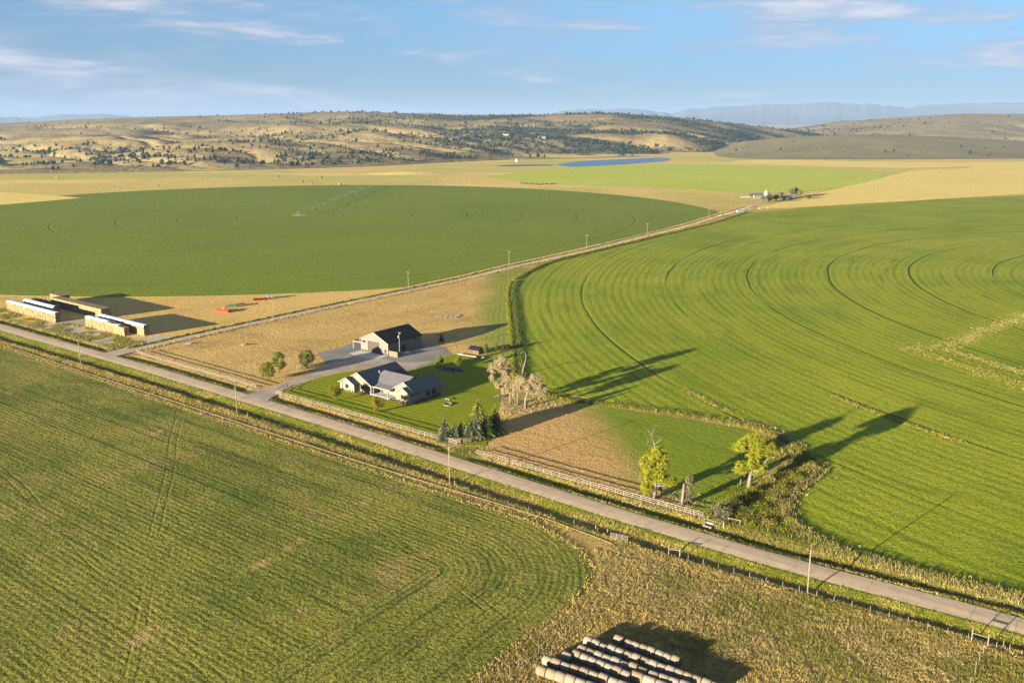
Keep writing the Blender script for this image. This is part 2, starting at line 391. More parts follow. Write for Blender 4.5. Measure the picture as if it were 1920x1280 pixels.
def ground_build(t, b):
    """verges and rangeland: grass of several dryness, greener beside the road, straw in the distance"""
    p = t.pos(); s, tt = road_frame(t, p); a, fn = rough_soil(t, p, 2.6); x = t.noise(p, 0.07, 5, 0.65, 0.4)
    far = t.sstep(t.xyz(p)[1], 700.0, 1200.0); big = t.noise(p, 0.004, 5, 0.6, 0.6)
    straw = t.mix(t.lin(t.noise(p, 0.03, 4), 0.3, 0.7), (0.26, 0.185, 0.05), (0.46, 0.32, 0.10))
    green = t.mix(t.lin(x, 0.3, 0.7), (0.10, 0.135, 0.012), (0.22, 0.225, 0.025))
    e = t.m('ABSOLUTE', t.add(tt, t.mul(t.sub(x, 0.5), 3.0)))
    near_green = t.mix(t.sstep(e, 5.2, 9.0), green, straw)
    near_green = t.mix(t.mul(t.sstep(x, 0.47, 0.6), 0.7), near_green, green)
    farc = t.mix(t.sstep(big, 0.36, 0.64), (0.56, 0.40, 0.12), (0.40, 0.37, 0.08))
    farc = t.mix(t.sstep(t.noise(t.vscale(p, 0.35, 1, 1), 0.006, 4), 0.5, 0.68), farc, (0.62, 0.45, 0.16))
    plain_ = t.sstep(t.xyz(p)[1], 4800.0, 7000.0); farc = t.mix(plain_, farc, (0.40, 0.30, 0.19))
    c = t.mix(far, near_green, farc)
    c = t.mix(t.mul(t.sstep(fn, 0.52, 0.3), t.sub(0.3, t.mul(far, 0.2))), c, (0.12, 0.10, 0.028))
    t.put(b.inputs['Base Color'], c); t.put(b.inputs['Normal'], t.bump(t.add(t.mul(a, 0.6), t.mul(fn, 0.7)), 0.5))
    b.inputs['Roughness'].default_value = 0.95; b.inputs['Specular IOR Level'].default_value = 0.05
M_ground = material('rangeland', ground_build)

def road_build(t, b):
    p = t.pos(); s, tt = road_frame(t, p); n = t.noise(p, 0.4, 5, 0.65); fn = t.noise(p, 9.0, 4, 0.7)
    str_ = t.noise(t.vec(t.mul(s, 0.03), t.mul(tt, 0.9), 0.0), 1.0, 4, 0.6)
    c = t.mix(t.lin(n, 0.3, 0.7), (0.46, 0.345, 0.215), (0.58, 0.44, 0.28))
    c = t.mix(t.mul(t.sstep(str_, 0.5, 0.7), 0.4), c, (0.27, 0.22, 0.165))
    c = t.mix(t.mul(t.sstep(fn, 0.6, 0.75), 0.35), c, (0.25, 0.20, 0.15))
    el_ = t.sub(tt, t.mul(t.sub(t.noise(t.vec(t.mul(s, 0.012), 0.0, 0.0), 1.0, 1), 0.5), 1.4)); tw = t.mul(t.sstep(t.m('ABSOLUTE', t.sub(t.m('ABSOLUTE', el_), 1.35)), 0.75, 0.2), t.sstep(t.noise(t.vec(t.mul(s, 0.06), t.mul(tt, 0.5), 3.0), 1.0, 3), 0.35, 0.6))
    c = t.mix(t.mul(tw, 0.35), c, (0.30, 0.245, 0.175)); c = t.mix(t.mul(t.sstep(t.noise(p, 0.11, 3, 0.5), 0.60, 0.66), 0.4), c, (0.30, 0.25, 0.19))   # polished wheel paths and old patches
    # fine cross cracks in the old surface
    q = t.m('FRACT', t.mul(t.add(s, t.mul(t.noise(p, 0.25, 2), 1.6)), 1 / 3.7)); cr = t.sstep(t.m('ABSOLUTE', t.sub(q, 0.5)), 0.028, 0.010)
    c = t.mix(t.mul(cr, t.mul(t.sstep(t.noise(t.vec(t.mul(s, 0.27), 0.0, 0.0), 1.0, 1), 0.42, 0.55), 0.45)), c, (0.08, 0.07, 0.06))
    t.put(b.inputs['Base Color'], c); t.put(b.inputs['Normal'], t.bump(t.add(fn, n), 0.03)); b.inputs['Roughness'].default_value = 0.9
M_road = material('worn_road', road_build)
def gravel_mat(name, a, c2, patch=0.09):
    def f(t, b):
        p = t.pos(); n = t.noise(p, patch, 5, 0.6); fn = t.noise(p, 3.0, 5, 0.75)
        c = t.mix(t.sstep(n, 0.38, 0.62), a, c2); c = t.mix(t.mul(t.sstep(fn, 0.45, 0.62), 0.45), c, tuple(x * 1.5 for x in c2)); c = t.mix(t.mul(t.sstep(fn, 0.5, 0.36), 0.5), c, tuple(x * .5 for x in a))
        t.put(b.inputs['Base Color'], c); t.put(b.inputs['Normal'], t.bump(fn, 0.12)); b.inputs['Roughness'].default_value = 0.95
    return material(name, f)
M_gravel = gravel_mat('grey_gravel', (0.17, 0.158, 0.142), (0.25, 0.222, 0.19))
M_drive = gravel_mat('tan_gravel', (0.30, 0.24, 0.18), (0.40, 0.32, 0.245))
M_yardgravel = gravel_mat('stackyard_gravel', (0.32, 0.26, 0.16), (0.45, 0.38, 0.27), 0.06)
M_lane = gravel_mat('lane_gravel', (0.38, 0.30, 0.21), (0.48, 0.385, 0.275))
M_concrete = plain('concrete', (0.46, 0.45, 0.44), 0.9, 0.08, 0.6)
def water_build(t, b):
    b.inputs['Base Color'].default_value = (0.075, 0.165, 0.285, 1); b.inputs['Roughness'].default_value = 0.35
    b.inputs['Specular IOR Level'].default_value = 0.08
    p = t.pos(); t.put(b.inputs['Normal'], t.bump(t.noise(p, 0.12, 4), 0.35))
M_water = material('lake_water', water_build)
M_stream = plain('dark_river_water', (0.07, 0.075, 0.07), 0.5)

# ------------------------------------------------------------------ ground sheet with the road bank and ditches
def axis(fine0, fine1, step, lo, hi, grow):
    a = list(np.arange(fine0, fine1 + 1e-6, step)); d = step; x = a[-1]
    while x < hi: d *= grow; x += d; a.append(x)
    d = step; x = a[0]
    while x > lo: d *= grow; x -= d; a.insert(0, x)
    return np.array(a)
sa = axis(-330, 230, 2.5, -26000, 26000, 1.16); ta = axis(-19, 19, 0.5, -3500, 27000, 1.14)
def open_at(s):
    """1 where a drive or lane crosses the far ditch"""
    s = np.asarray(s, float); w = np.zeros_like(s)
    for c, hw in ((-166, 8.0), (-77, 7.0), (14.5, 6.0)): w = np.maximum(w, np.clip(1.5 - np.abs(s - c) / hw, 0, 1))
    return w
def ground_z(s, t):
    s = np.asarray(s, float); t = np.asarray(t, float); e = t - road_c(s)
    a = np.interp(e, [-13.5, -11.2, -9.2, -7.6, -5.6, -3.7, 0, 3.6, 4.4, 6.2, 7.6, 9.2], [0, .18, -.45, -.5, -.2, .24, .30, .24, .05, -.62, -.5, 0])
    fl = np.interp(e, [3.6, 9.2], [.24, 0]); w = open_at(s); a = np.where(e > 3.6, a * (1 - w) + fl * w, a)
    nz = (fbm(s / 3.0, t / 2.2, 3, 4) - .5) * 0.22 * np.clip((np.abs(e) - 3.5) / 1.5, 0, 1) * np.clip((15 - np.abs(e)) / 4, 0, 1)
    return (a + nz) * np.clip((340 - np.abs(s + 40)) / 60, 0, 1)
SS, TT = np.meshgrid(sa, ta); ZZ = ground_z(SS, TT)
X = ROAD_M[0] + RU[0] * SS + RN[0] * TT; Y = ROAD_M[1] + RU[1] * SS + RN[1] * TT
nr, nc = SS.shape; idx = np.arange(nr * nc).reshape(nr, nc)
F = np.stack([idx[:-1, :-1], idx[:-1, 1:], idx[1:, 1:], idx[1:, :-1]], -1).reshape(-1, 4)
g = np_mesh('ground', np.c_[X.ravel(), Y.ravel(), ZZ.ravel()], F, M_ground, smooth=True)
tag(g, 'open rangeland with grassy verges and roadside ditches', 'ground', None, 'structure')

# county road: crowned strip
sv = np.arange(-420, 330.1, 3.0); V = []; Fq = []
prof = [(-3.05, -.005), (-2.0, .03), (0, .075), (2.0, .03), (3.05, -.005)]
for i, s in enumerate(sv):
    wob = 0.30 * (fbm(np.array([s / 5.0]), np.array([.3]), 2, 3)[0] - .5)
    for k, (e, dz) in enumerate(prof):
        ee = e + (wob if k in (0, 4) else 0); t_ = ee + float(road_c(s)); x, y = ST(s, t_); V.append((x, y, .30 + dz))
    if i: b0 = (i - 1) * 5; b1 = i * 5; Fq += [(b0 + k, b1 + k, b1 + k + 1, b0 + k + 1) for k in range(4)]
tag(mesh_obj('road', V, Fq, M_road, None, True), 'straight pale grey county road crossing the whole picture', 'road', None, 'structure')

def ribbon(name, pts, w, z, mat, label, cat, step=6.0, wob=0.35, seed=1):
    P = catmull(pts, False, step); D = np.gradient(P, axis=0); D /= np.linalg.norm(D, axis=1)[:, None]; Nn = np.c_[-D[:, 1], D[:, 0]]
    w = np.interp(np.linspace(0, 1, len(P)), np.linspace(0, 1, len(w)), w) if np.ndim(w) else np.full(len(P), w)
    a = (fbm(np.arange(len(P)) / 2.0, np.zeros(len(P)), 2, seed) - .5) * 2 * wob; c = (fbm(np.arange(len(P)) / 2.0, np.zeros(len(P)) + 9, 2, seed) - .5) * 2 * wob
    A = P + Nn * (w / 2 + a)[:, None]; B = P - Nn * (w / 2 + c)[:, None]; V = []
    for i in range(len(P)):
        zz = z[i] if np.ndim(z) else z
        V += [(A[i][0], A[i][1], zz), (P[i][0], P[i][1], zz + .03), (B[i][0], B[i][1], zz)]
    Fq = []
    for i in range(len(P) - 1): b0 = 3 * i; b1 = b0 + 3; Fq += [(b0, b0 + 1, b1 + 1, b1), (b0 + 1, b0 + 2, b1 + 2, b1 + 1)]
    Fq = [f[::-1] for f in Fq] if np.cross(P[1] - P[0], A[0] - P[0]) > 0 else Fq
    o = mesh_obj(name, V, Fq, mat, None, True); return tag(o, label, cat, None, 'structure')
LANE = [(-165.5, 1.0), (-165.5, 6), (-166.5, 15), (-168, 40), (-169, 86), (-169.5, 130), (-169.5, 177), (-171, 229), (-174.5, 271), (-178, 364), (-186, 465), (-192, 540), (-203, 613), (-222, 745), (-236, 850), (-250, 1000), (-262, 1150), (-272, 1290)]
LANE_XY = [ST(*q) for q in LANE]
P_ = catmull(LANE_XY, False, 6.0); zl = []
for q in P_:
    s, t = toST(*q); e = t - float(road_c(s)); zl.append(.10 + .27 * np.clip((9.5 - e) / 6, 0, 1))
ribbon('lane', LANE_XY, [9.5, 5.2, 4.6] + [4.3] * 40, zl, M_lane, 'narrow gravel lane running from the road past the dark green field', 'lane')

# ------------------------------------------------------------------ fields, pastures, yards
def px(poly): return [G(*q) for q in poly]
lane_left = [ST(s - 4.5, t) for s, t in LANE[3:14]]
# gold stubble between stackyard, lane and the dark green circle
gold = px([(-420, 545), (-420, 640), (-160, 572), (0, 592), (60, 604)]) + [ST(-236, 14), ST(-176, 13), ST(-172, 40), ST(-173, 90), ST(-173.5, 177), ST(-175, 232), ST(-181, 330), ST(-186, 400), ST(-230, 430)] + px([(700, 470), (0, 480)])
sheet('stubble_field', wobble(dense(gold, 5), 0.7, 6, 21), .03, M_stubble, 'golden stubble field around the haystacks beside the lane', 'field')
yard = [ST(-262, 11), ST(-245, 13), ST(-242, 30), ST(-244, 38), ST(-225, 36), ST(-224, 25), ST(-192, 23), ST(-181, 28), ST(-180, 36), ST(-172, 38), ST(-170.5, 24), ST(-170, 12), ST(-178, 9.6), ST(-205, 15), ST(-235, 12.5)]
sheet('stackyard', wobble(dense(yard, 2), 1.6, 5, 31), .06, M_yardgravel, 'pale trampled gravel yard between the haystacks and the road', 'yard')
# dark green pivot circle cut by the lane
th = np.linspace(0, 2 * math.pi, 240, endpoint=False); cir = []
for a in th:
    q = np.array(PIVOT_L) + 414 * np.array((math.cos(a), math.sin(a))); s, t = toST(*q)
    lim = float(np.interp(t, [q_[1] for q_ in LANE], [q_[0] for q_ in LANE])) - 8.5
    if s > lim:
        q = np.array(ST(lim, t))
    cir.append(q)
sheet('irrigated_field', wobble(np.array(cir), 0.9, 9, 8), .16, M_left, 'dark green irrigated crop circle with a pivot sprinkler', 'field', -.05)
# tan pasture behind the white rail fence
past = [ST(-163, 12.0), ST(-164.5, 40), ST(-165.5, 86), ST(-166, 130), ST(-166, 177), ST(-167.5, 229), ST(-170.5, 268)] + px([(975, 503), (955, 527), (957, 600), (962, 690), (972, 735), (960, 770), (905, 840)]) + [ST(12, 11.8), ST(-72, 11.5), ST(-80, 11.5)]
sheet('pasture', wobble(dense(past, 4), 0.4, 6, 41), .035, M_pasture, 'tan dry pasture between the lane and the house', 'pasture')
# stackable yard surfaces at the farmhouse
drive = px([(452, 748), (468, 740), (520, 722), (575, 703), (612, 684), (650, 668), (690, 668), (760, 680), (810, 677), (752, 700), (690, 690), (640, 697), (600, 706), (560, 720), (530, 733), (508, 747), (500, 757)])
dz_ = dense(drive, 1.5)
gy = px([(612, 684), (604, 672), (596, 662), (640, 651), (668, 640), (700, 634), (792, 640), (838, 653), (846, 662), (812, 682), (752, 699), (690, 689)])
sheet('gravel_yard', wobble(dense(gy, 2), .7, 4, 52), .05, M_gravel, 'dark grey gravel yard around the big metal shop', 'yard')
def drive_z(x, y):
    s, t = toST(x, y); e = t - float(road_c(s)); return .075 + .29 * min(1, max(0, (9.5 - e) / 6))
Pd = wobble(dz_, .3, 3, 53); bm = bmesh.new(); vs = [bm.verts.new((q[0], q[1], drive_z(*q))) for q in Pd]; fc = bm.faces.new(vs)
bmesh.ops.triangulate(bm, faces=[fc]); bmesh.ops.recalc_face_normals(bm, faces=bm.faces)
me = bpy.data.meshes.new('driveway'); bm.to_mesh(me); bm.free(); me.materials.append(M_drive); o = bpy.data.objects.new('driveway', me); COL.objects.link(o)
tag(o, 'pale gravel driveway curving from the road to the shop', 'driveway', None, 'structure')
lawn = [ST(-71.5, 12.2)] + px([(534, 732), (562, 721), (602, 707), (642, 698), (692, 691), (752, 701), (800, 685), (845, 664), (880, 668), (930, 676), (938, 700), (940, 735), (938, 765), (918, 795)]) + [ST(16, 16), ST(11, 12.2)]
LAWNP = dense(lawn, 2.5)
sheet('lawn', wobble(dense(lawn, 2.5), .3, 4, 61), .07, M_lawn, 'bright green mown lawn around the white house', 'lawn')
# paddock with stumps
pad = [ST(18.5, 9.8)] + px([(925, 825), (962, 775), (1010, 762), (1075, 757), (1200, 772), (1400, 805), (1462, 832), (1455, 870), (1385, 925), (1345, 950)]) + [ST(86, 10.4)]
sheet('paddock', wobble(dense(pad, 3), .4, 5, 71), .04, M_paddock, 'paddock mown tan near the house and green by the old trees', 'pasture')
# bright green field on the far side
rf = px([(985, 690), (978, 640), (972, 580), (966, 545), (972, 524), (1000, 508), (1040, 492), (1100, 477), (1213, 450), (1330, 422), (1400, 399), (1500, 390), (1600, 384), (1760, 374), (1920, 366)]) + [(900, 1150), (1300, 900), (1300, 300), (600, -60), (320, -30), ST(190, 17), ST(165, 16)] + px([(1920, 1118), (1760, 1078), (1620, 1040), (1540, 1010), (1495, 978), (1482, 945), (1500, 918), (1535, 895), (1535, 870), (1490, 830), (1420, 795), (1300, 773), (1180, 757), (1060, 740), (1020, 728)])
RFP = wobble(dense(rf, 5), 0.7, 7, 81)
sheet('green_field', RFP, .11, M_right, 'bright green crop field with curved mowing rows on the far side of the road', 'field', -.05)
# mown field on the near side
nf = [ST(-420, -15.6), ST(-200, -15.8), ST(-100, -17), ST(-40, -17.2), ST(10, -17.6), ST(40, -17.5)] + px([(960, 968), (1000, 980), (1050, 1010), (1090, 1035), (1107, 1060), (1105, 1085), (1085, 1110), (1050, 1145), (1000, 1185), (925, 1240), (850, 1300), (760, 1380)]) + [(-40, 40), (-420, 40), (-700, 500)]
NFP = wobble(dense(nf, 3), .35, 5, 91)
sheet('mown_field', NFP, .12, M_near, 'mown olive green field with fine parallel rows on the near side of the road', 'field', -.05)
wf = px([(1115, 1030), (1150, 1022), (1265, 1048), (1400, 1080), (1514, 1112), (1700, 1160), (1850, 1204), (1990, 1240)]) + [(140, 110), (120, 40), (-35, 40)] + px([(860, 1305), (930, 1245), (1010, 1188), (1060, 1148), (1095, 1115), (1117, 1085), (1120, 1058)])
WFP = dense(wf, 4)
sheet('weedy_field', WFP, .03, M_weedland, 'brown weedy field holding the round bales', 'field')
# distant fields
def smooth(poly, step=12): return catmull(px(poly), True, step)
sheet('distant_field', smooth([(915, 331), (960, 325), (1060, 314), (1200, 309.5), (1300, 307.5), (1420, 311), (1560, 317), (1640, 324), (1655, 332), (1600, 347), (1500, 360), (1400, 362), (1250, 353), (1100, 349), (1010, 344), (950, 338)]), .30, M_third, 'light green crop circle below the lake', 'field')
gl = smooth([(1418, 392), (1480, 377), (1560, 356), (1640, 337), (1715, 320), (1800, 316.5), (1850, 310), (1960, 309), (2200, 309), (2300, 345), (1990, 360), (1920, 364), (1740, 375), (1600, 383), (1500, 389)])
sheet('ripe_field', gl, .26, M_wheat, 'pale gold stubble field beyond the bright green field', 'field')
sheet('wheat_strip', dense(px([(-300, 346), (0, 360.5), (95, 366), (152, 371.5), (80, 378), (0, 384.5), (-300, 420)]), 15), .24, M_wheat, 'bright gold strip at the edge of the dark green circle', 'field')
sheet('back_strip', smooth([(1370, 303.5), (1450, 300), (1620, 303), (1800, 305), (1960, 303), (1960, 308), (1700, 315), (1560, 312), (1430, 308.5)]), .2, M_wheat, 'narrow straw strip along the foot of the brown hill', 'field')
sheet('lake', catmull(px([(1045, 309.5), (1085, 303), (1130, 300.5), (1180, 298.5), (1238, 295.8), (1256, 298.2), (1245, 302), (1200, 306), (1140, 310), (1075, 313)]), True, 12), .45, M_water, 'long blue lake at the foot of the wooded hill', 'lake')
sheet('stream', catmull(px([(930, 311.5), (960, 309.6), (1000, 309.2), (1036, 309.8), (1036, 311.0), (1000, 311.2), (950, 312.4)]), True, 12), .40, M_stream, 'thin dark river reach in front of the white hut', 'river')

# ------------------------------------------------------------------ hills, brown rise, far mountains
def hill_build(t, b):
    p = t.pos(); n = t.noise(p, 0.004, 5, 0.6, 0.5); m_ = t.noise(p, 0.03, 5, 0.65); at = t.new('ShaderNodeAttribute', attribute_name='zone').outputs['Fac']
    gl = t.new('ShaderNodeAttribute', attribute_name='gully').outputs['Fac']
    c = t.mix(t.sstep(n, 0.35, 0.65), (0.185, 0.138, 0.060), (0.265, 0.205, 0.085))
    c = t.mix(t.mul(t.sstep(m_, 0.5, 0.68), 0.5), c, (0.125, 0.108, 0.046))
    c = t.mix(t.mul(t.sstep(gl, 0.35, 0.9), 0.75), c, (0.075, 0.085, 0.04))
    sc = t.new('ShaderNodeAttribute', attribute_name='scrub').outputs['Fac']; sn = t.noise(p, 0.06, 4, 0.7)
    c = t.mix(t.mul(t.sstep(t.add(t.mul(sc, 0.5), t.mul(t.sub(sn, 0.5), 1.6)), 0.10, 0.50), 0.85), c, (0.045, 0.050, 0.028))
    brown = t.mix(t.sstep(n, 0.35, 0.65), (0.17, 0.148, 0.066), (0.22, 0.19, 0.084)); c = t.mix(at, c, brown)
    t.put(b.inputs['Base Color'], c); t.put(b.inputs['Normal'], t.bump(t.noise(p, 0.05, 4, 0.6), 6.0, 0.6)); b.inputs['Roughness'].default_value = 0.95
    b.inputs['Specular IOR Level'].default_value = 0.05
M_hill = material('dry_hillside', hill_build)
def yz(y, Y): return CAM_H - (y - HORIZON) * _c * (Y * _c + CAM_H * _s) / FOC
def yY(y): return FOC * CAM_H / (_c * _c * (y - HORIZON)) - CAM_H * math.tan(PITCH)
KX = FOC / _c
def ip(x, tab): return np.interp(x, [q[0] for q in tab], [q[1] for q in tab])
BASE_A = [(-1200, 330), (0, 326.5), (250, 323), (500, 318), (700, 312), (850, 304), (960, 299.5), (1060, 297.5), (1250, 293.5), (1350, 284), (1500, 272), (1700, 264), (2600, 264)]
SKY_A = [(-1200, 236), (-300, 236), (0, 231.5), (150, 224), (230, 221), (300, 219), (480, 215), (590, 211), (650, 210), (760, 212), (860, 215), (1000, 214.5), (1150, 213), (1250, 218), (1330, 227), (1400, 234), (1450, 241), (1500, 247), (1600, 262), (2600, 300)]
CR_A = [(-1200, 4300), (300, 4300), (900, 3900), (1300, 3700), (1500, 3900), (2600, 3900)]
SKY_B = [(-1200, 330), (1150, 320), (1240, 303), (1300, 286), (1350, 274), (1400, 264), (1470, 256.5), (1560, 252.5), (1680, 252.5), (1800, 258), (1920, 264), (2100, 268), (2600, 268)]
SKY_C = [(-1200, 330), (1380, 270), (1440, 248), (1500, 238), (1560, 229), (1650, 222), (1700, 218), (1800, 212.5), (1920, 213), (2150, 217), (2600, 214)]
def ridged(x, y, seed, oct=4):
    v = 0; a = 1; tot = 0
    for i in range(oct):
        n = 1 - np.abs(2 * vnoise(x * 2 ** i, y * 2 ** i, seed + i * 13) - 1); v = v + a * n * n; tot += a; a *= .5
    return v / tot
def hills(X, Y):
    """height, soil zone and gully depth of the land behind the river"""
    xi = 960 + KX * X / np.maximum(Y, 1)
    Yb = yY(ip(xi, BASE_A)); Yc = np.maximum(ip(xi, CR_A), Yb + 400); zc = yz(ip(xi, SKY_A), Yc); q = (Y - Yb) / (Yc - Yb)
    qq = np.clip(q, 0, 1); left = np.clip((900 - xi) / 600, 0, 1)
    g = qq ** 0.85 * (1 - left) + (0.40 * np.clip(qq / 0.30, 0, 1) ** 0.8 + 0.60 * np.clip((qq - 0.30) / 0.70, 0, 1) ** 1.2) * left
    A = zc * np.where(q <= 1, g, 1 - (q - 1) * 0.55)
    wx = X + 130 * (fbm(X / 420, Y / 420, 3, 5) - .5); wy = Y + 130 * (fbm(X / 420 + 9, Y / 420, 3, 6) - .5)
    a = R(-32); u = wx * math.cos(a) + wy * math.sin(a); v = -wx * math.sin(a) + wy * math.cos(a)
    gul = ridged(u / 820, v / 330, 3, 3)                       # 1 along gully floors
    fade = np.clip(q / 0.07, 0, 1) * np.clip((1.03 - q) / 0.25, 0.0, 1)
    midb = np.clip(1.25 - np.abs(q - 0.30) / 0.38, 0.25, 1)
    A = np.where(xi > 1620, -50, A)
    A = A - (gul ** 1.6) * 70 * fade * midb + (fbm(X / 190, Y / 190, 3, 8) - .5) * 20 * fade + 9 * fade * midb - np.clip(-q, 0, 1) * 60
    B = yz(ip(xi, SKY_B), 2950.); qb = (Y - 2030) / (2950 - 2030); qb2 = np.clip(qb, 0, 1)
    Bc = B; B = Bc * np.where(qb <= 1, qb2 * qb2 * (3 - 2 * qb2), 1 - (qb - 1) * 1.2) + (fbm(X / 230, Y / 230, 3, 12) - .5) * 6 * qb2 - np.clip(-qb, 0, 1) * 60 - 1.5
    B = np.where(Bc <= 1, -20, B)
    C = yz(ip(xi, SKY_C), 4900.); qc = (Y - 3250) / (4900 - 3250); qc2 = np.clip(qc, 0, 1)
    Cc = C; C = Cc * np.where(qc <= 1, qc2 ** 1.15, 1 - (qc - 1) * .6) + (-ridged(u / 500, v / 260, 23, 3) * 22 + 9) * np.clip(qc / .15, 0, 1) * np.clip((1.05 - qc) / .3, 0, 1) - np.clip(-qc, 0, 1) * 60 - 2
    C = np.where(Cc <= 1, -20, C)
    z = np.maximum(np.maximum(A, B), C)
    zone = np.where((B >= A) & (B >= C), 1.0, np.where(C >= A, 0.25, 0.0)); gy_ = np.where(zone == 0, np.clip((gul - 0.45) / 0.4, 0, 1) * fade * midb, 0.0)
    return z, zone, gy_
def scrub(X, Y, zone, gul):
    """how thickly junipers and brush grow at a place on the hills"""
    tx = 960 + KX * X / Y; yb = yY(ip(tx, BASE_A)); lowq = (Y - yb) / np.maximum(ip(tx, CR_A) - yb, 300)
    a = R(-20); u = X * math.cos(a) + Y * math.sin(a); v = -X * math.sin(a) + Y * math.cos(a)
    band = fbm(u / 330, v / 130, 4, 91); pt = fbm(X / 60, Y / 80, 2, 93)
    bx = ip(tx, [(-60, .008), (250, .012), (480, .03), (560, .15), (800, .32), (950, .75), (1100, 1.1), (1300, 1.5), (1480, 1.5), (1560, .8), (2000, .3)])
    d = bx * np.clip((band - .42) * 6, .0, 1.25) + (gul ** 1.5) * 1.2 * ip(tx, [(-60, .7), (560, .7), (900, .9), (2000, 1)]) * (lowq < .95)
    d = d + np.clip((700 - tx) / 300, 0, 1) * (lowq < .34) * .9 * np.clip(lowq / .05, 0, 1) * np.clip((pt - .45) * 5, 0, 1) * (.25 + gul)
    d = np.where(zone == 1, .004, d); d = np.where(zone == .25, .55 * np.clip((1780 - tx) / 250, .05, 1) * np.clip((band - .45) * 5, 0, 1), d)
    return np.where((lowq < .02) & (zone == 0), 0, d), tx
tt_ = np.tan(np.linspace(R(-40), R(40), 900)); yy_ = 1480 * (5900 / 1480) ** np.linspace(0, 1, 250)
YY, TTn = np.meshgrid(yy_, tt_, indexing='ij'); XX = YY * TTn; HZ, HZN, HG = hills(XX, YY); HZ = np.maximum(HZ, -6)
nr, nc = XX.shape; idx = np.arange(nr * nc).reshape(nr, nc)
F = np.stack([idx[:-1, :-1], idx[:-1, 1:], idx[1:, 1:], idx[1:, :-1]], -1).reshape(-1, 4)
keep = (HZ.ravel()[F] > -4).any(1)
ho = np_mesh('hills', np.c_[XX.ravel(), YY.ravel(), HZ.ravel()], F[keep], M_hill, smooth=True)
for nm, arr in (('zone', HZN), ('gully', HG), ('scrub', scrub(XX, YY, HZN, HG)[0])):
    at = ho.data.attributes.new(nm, 'FLOAT', 'POINT'); at.data.foreach_set('value', arr.ravel().astype(np.float32))
tag(ho, 'dry tan hills with wooded gullies behind the fields', 'hills', None, 'structure')
M_mount = plain('mountain_rock', (0.10, 0.115, 0.13), 0.95, 0.3, 0.0006)
SKY_M = [(-1500, 214), (-900, 211), (-300, 216), (60, 221), (120, 216), (200, 214.5), (260, 220), (500, 224), (780, 213), (800, 210), (830, 214), (900, 224), (1010, 222), (1050, 208), (1090, 205), (1200, 204), (1240, 211), (1255, 213), (1290, 205), (1340, 201), (1400, 197), (1470, 196), (1550, 192), (1600, 194.5), (1640, 196), (1680, 201), (1700, 202), (1725, 197), (1800, 194), (1860, 193), (1920, 192), (2300, 196), (3500, 198)]
xs = np.linspace(R(-52), R(52), 900); D0 = 23000 * 1.0; rows = np.linspace(0, 1, 14); MV = []
for j, q in enumerate(rows):
    Y_ = 15500 + 4000 * q; tn = np.tan(xs); xi = 960 + KX * tn; ztop = yz(ip(xi, SKY_M), 19500.)
    rg = ridged(xi / 46, np.full_like(xi, q * 2.2), 41, 4); rg2 = fbm(xi / 14, np.full_like(xi, 3.3), 3, 44)
    z = np.where(ztop > 90, (ztop + 40) * (q ** 1.3) * (1 - .45 * rg * (1 - q)) + (rg2 - .5) * 50 * q, ztop * q) - 40
    MV.append(np.c_[Y_ * tn, np.full_like(xs, Y_), z])
MV = np.concatenate(MV); n_ = len(xs); idx = np.arange(14 * n_).reshape(14, n_)
F = np.stack([idx[:-1, :-1], idx[:-1, 1:], idx[1:, 1:], idx[1:, :-1]], -1).reshape(-1, 4)
tag(np_mesh('mountains', MV, F, M_mount, smooth=True), 'pale blue mountain range on the horizon', 'mountains', None, 'structure')
# a low mound in the far meadow
mv = []; mx, my = G(765, 326)
for j in range(13):
    for k in range(28):
        r = j / 12; a = 2 * math.pi * k / 28; X_ = mx + 105 * r * math.cos(a); Y_ = my + 60 * r * math.sin(a); mv.append((X_, Y_, 4.5 * (math.cos(math.pi * r) * .5 + .5) - .6))
mf = [(j * 28 + k, j * 28 + (k + 1) % 28, (j + 1) * 28 + (k + 1) % 28, (j + 1) * 28 + k) for j in range(12) for k in range(28)]
tag(mesh_obj('mound', mv, [f[::-1] for f in mf], M_ground, None, True), 'small grassy mound at the foot of the hills', 'mound', None, 'structure')

# ------------------------------------------------------------------ haze: one even box of air round everything
hz_m = bpy.data.materials.new('haze_air'); hz_m.use_nodes = True; ht = NT(hz_m.node_tree); ht.n.remove(ht.n['Principled BSDF'])
pv = ht.new('ShaderNodeVolumePrincipled'); pv.inputs['Color'].default_value = (0.27, 0.40, 0.62, 1); pv.inputs['Density'].default_value = 5.5e-5
pv.inputs['Anisotropy'].default_value = 0.0; ht.l.new(pv.outputs[0], ht.n['Material Output'].inputs['Volume'])
hb = MB().box(-45000, 45000, -36000, 45000, -42, 500).build('haze', hz_m); tag(hb, 'thin pale blue haze lying over the whole valley', 'haze', None, 'stuff')

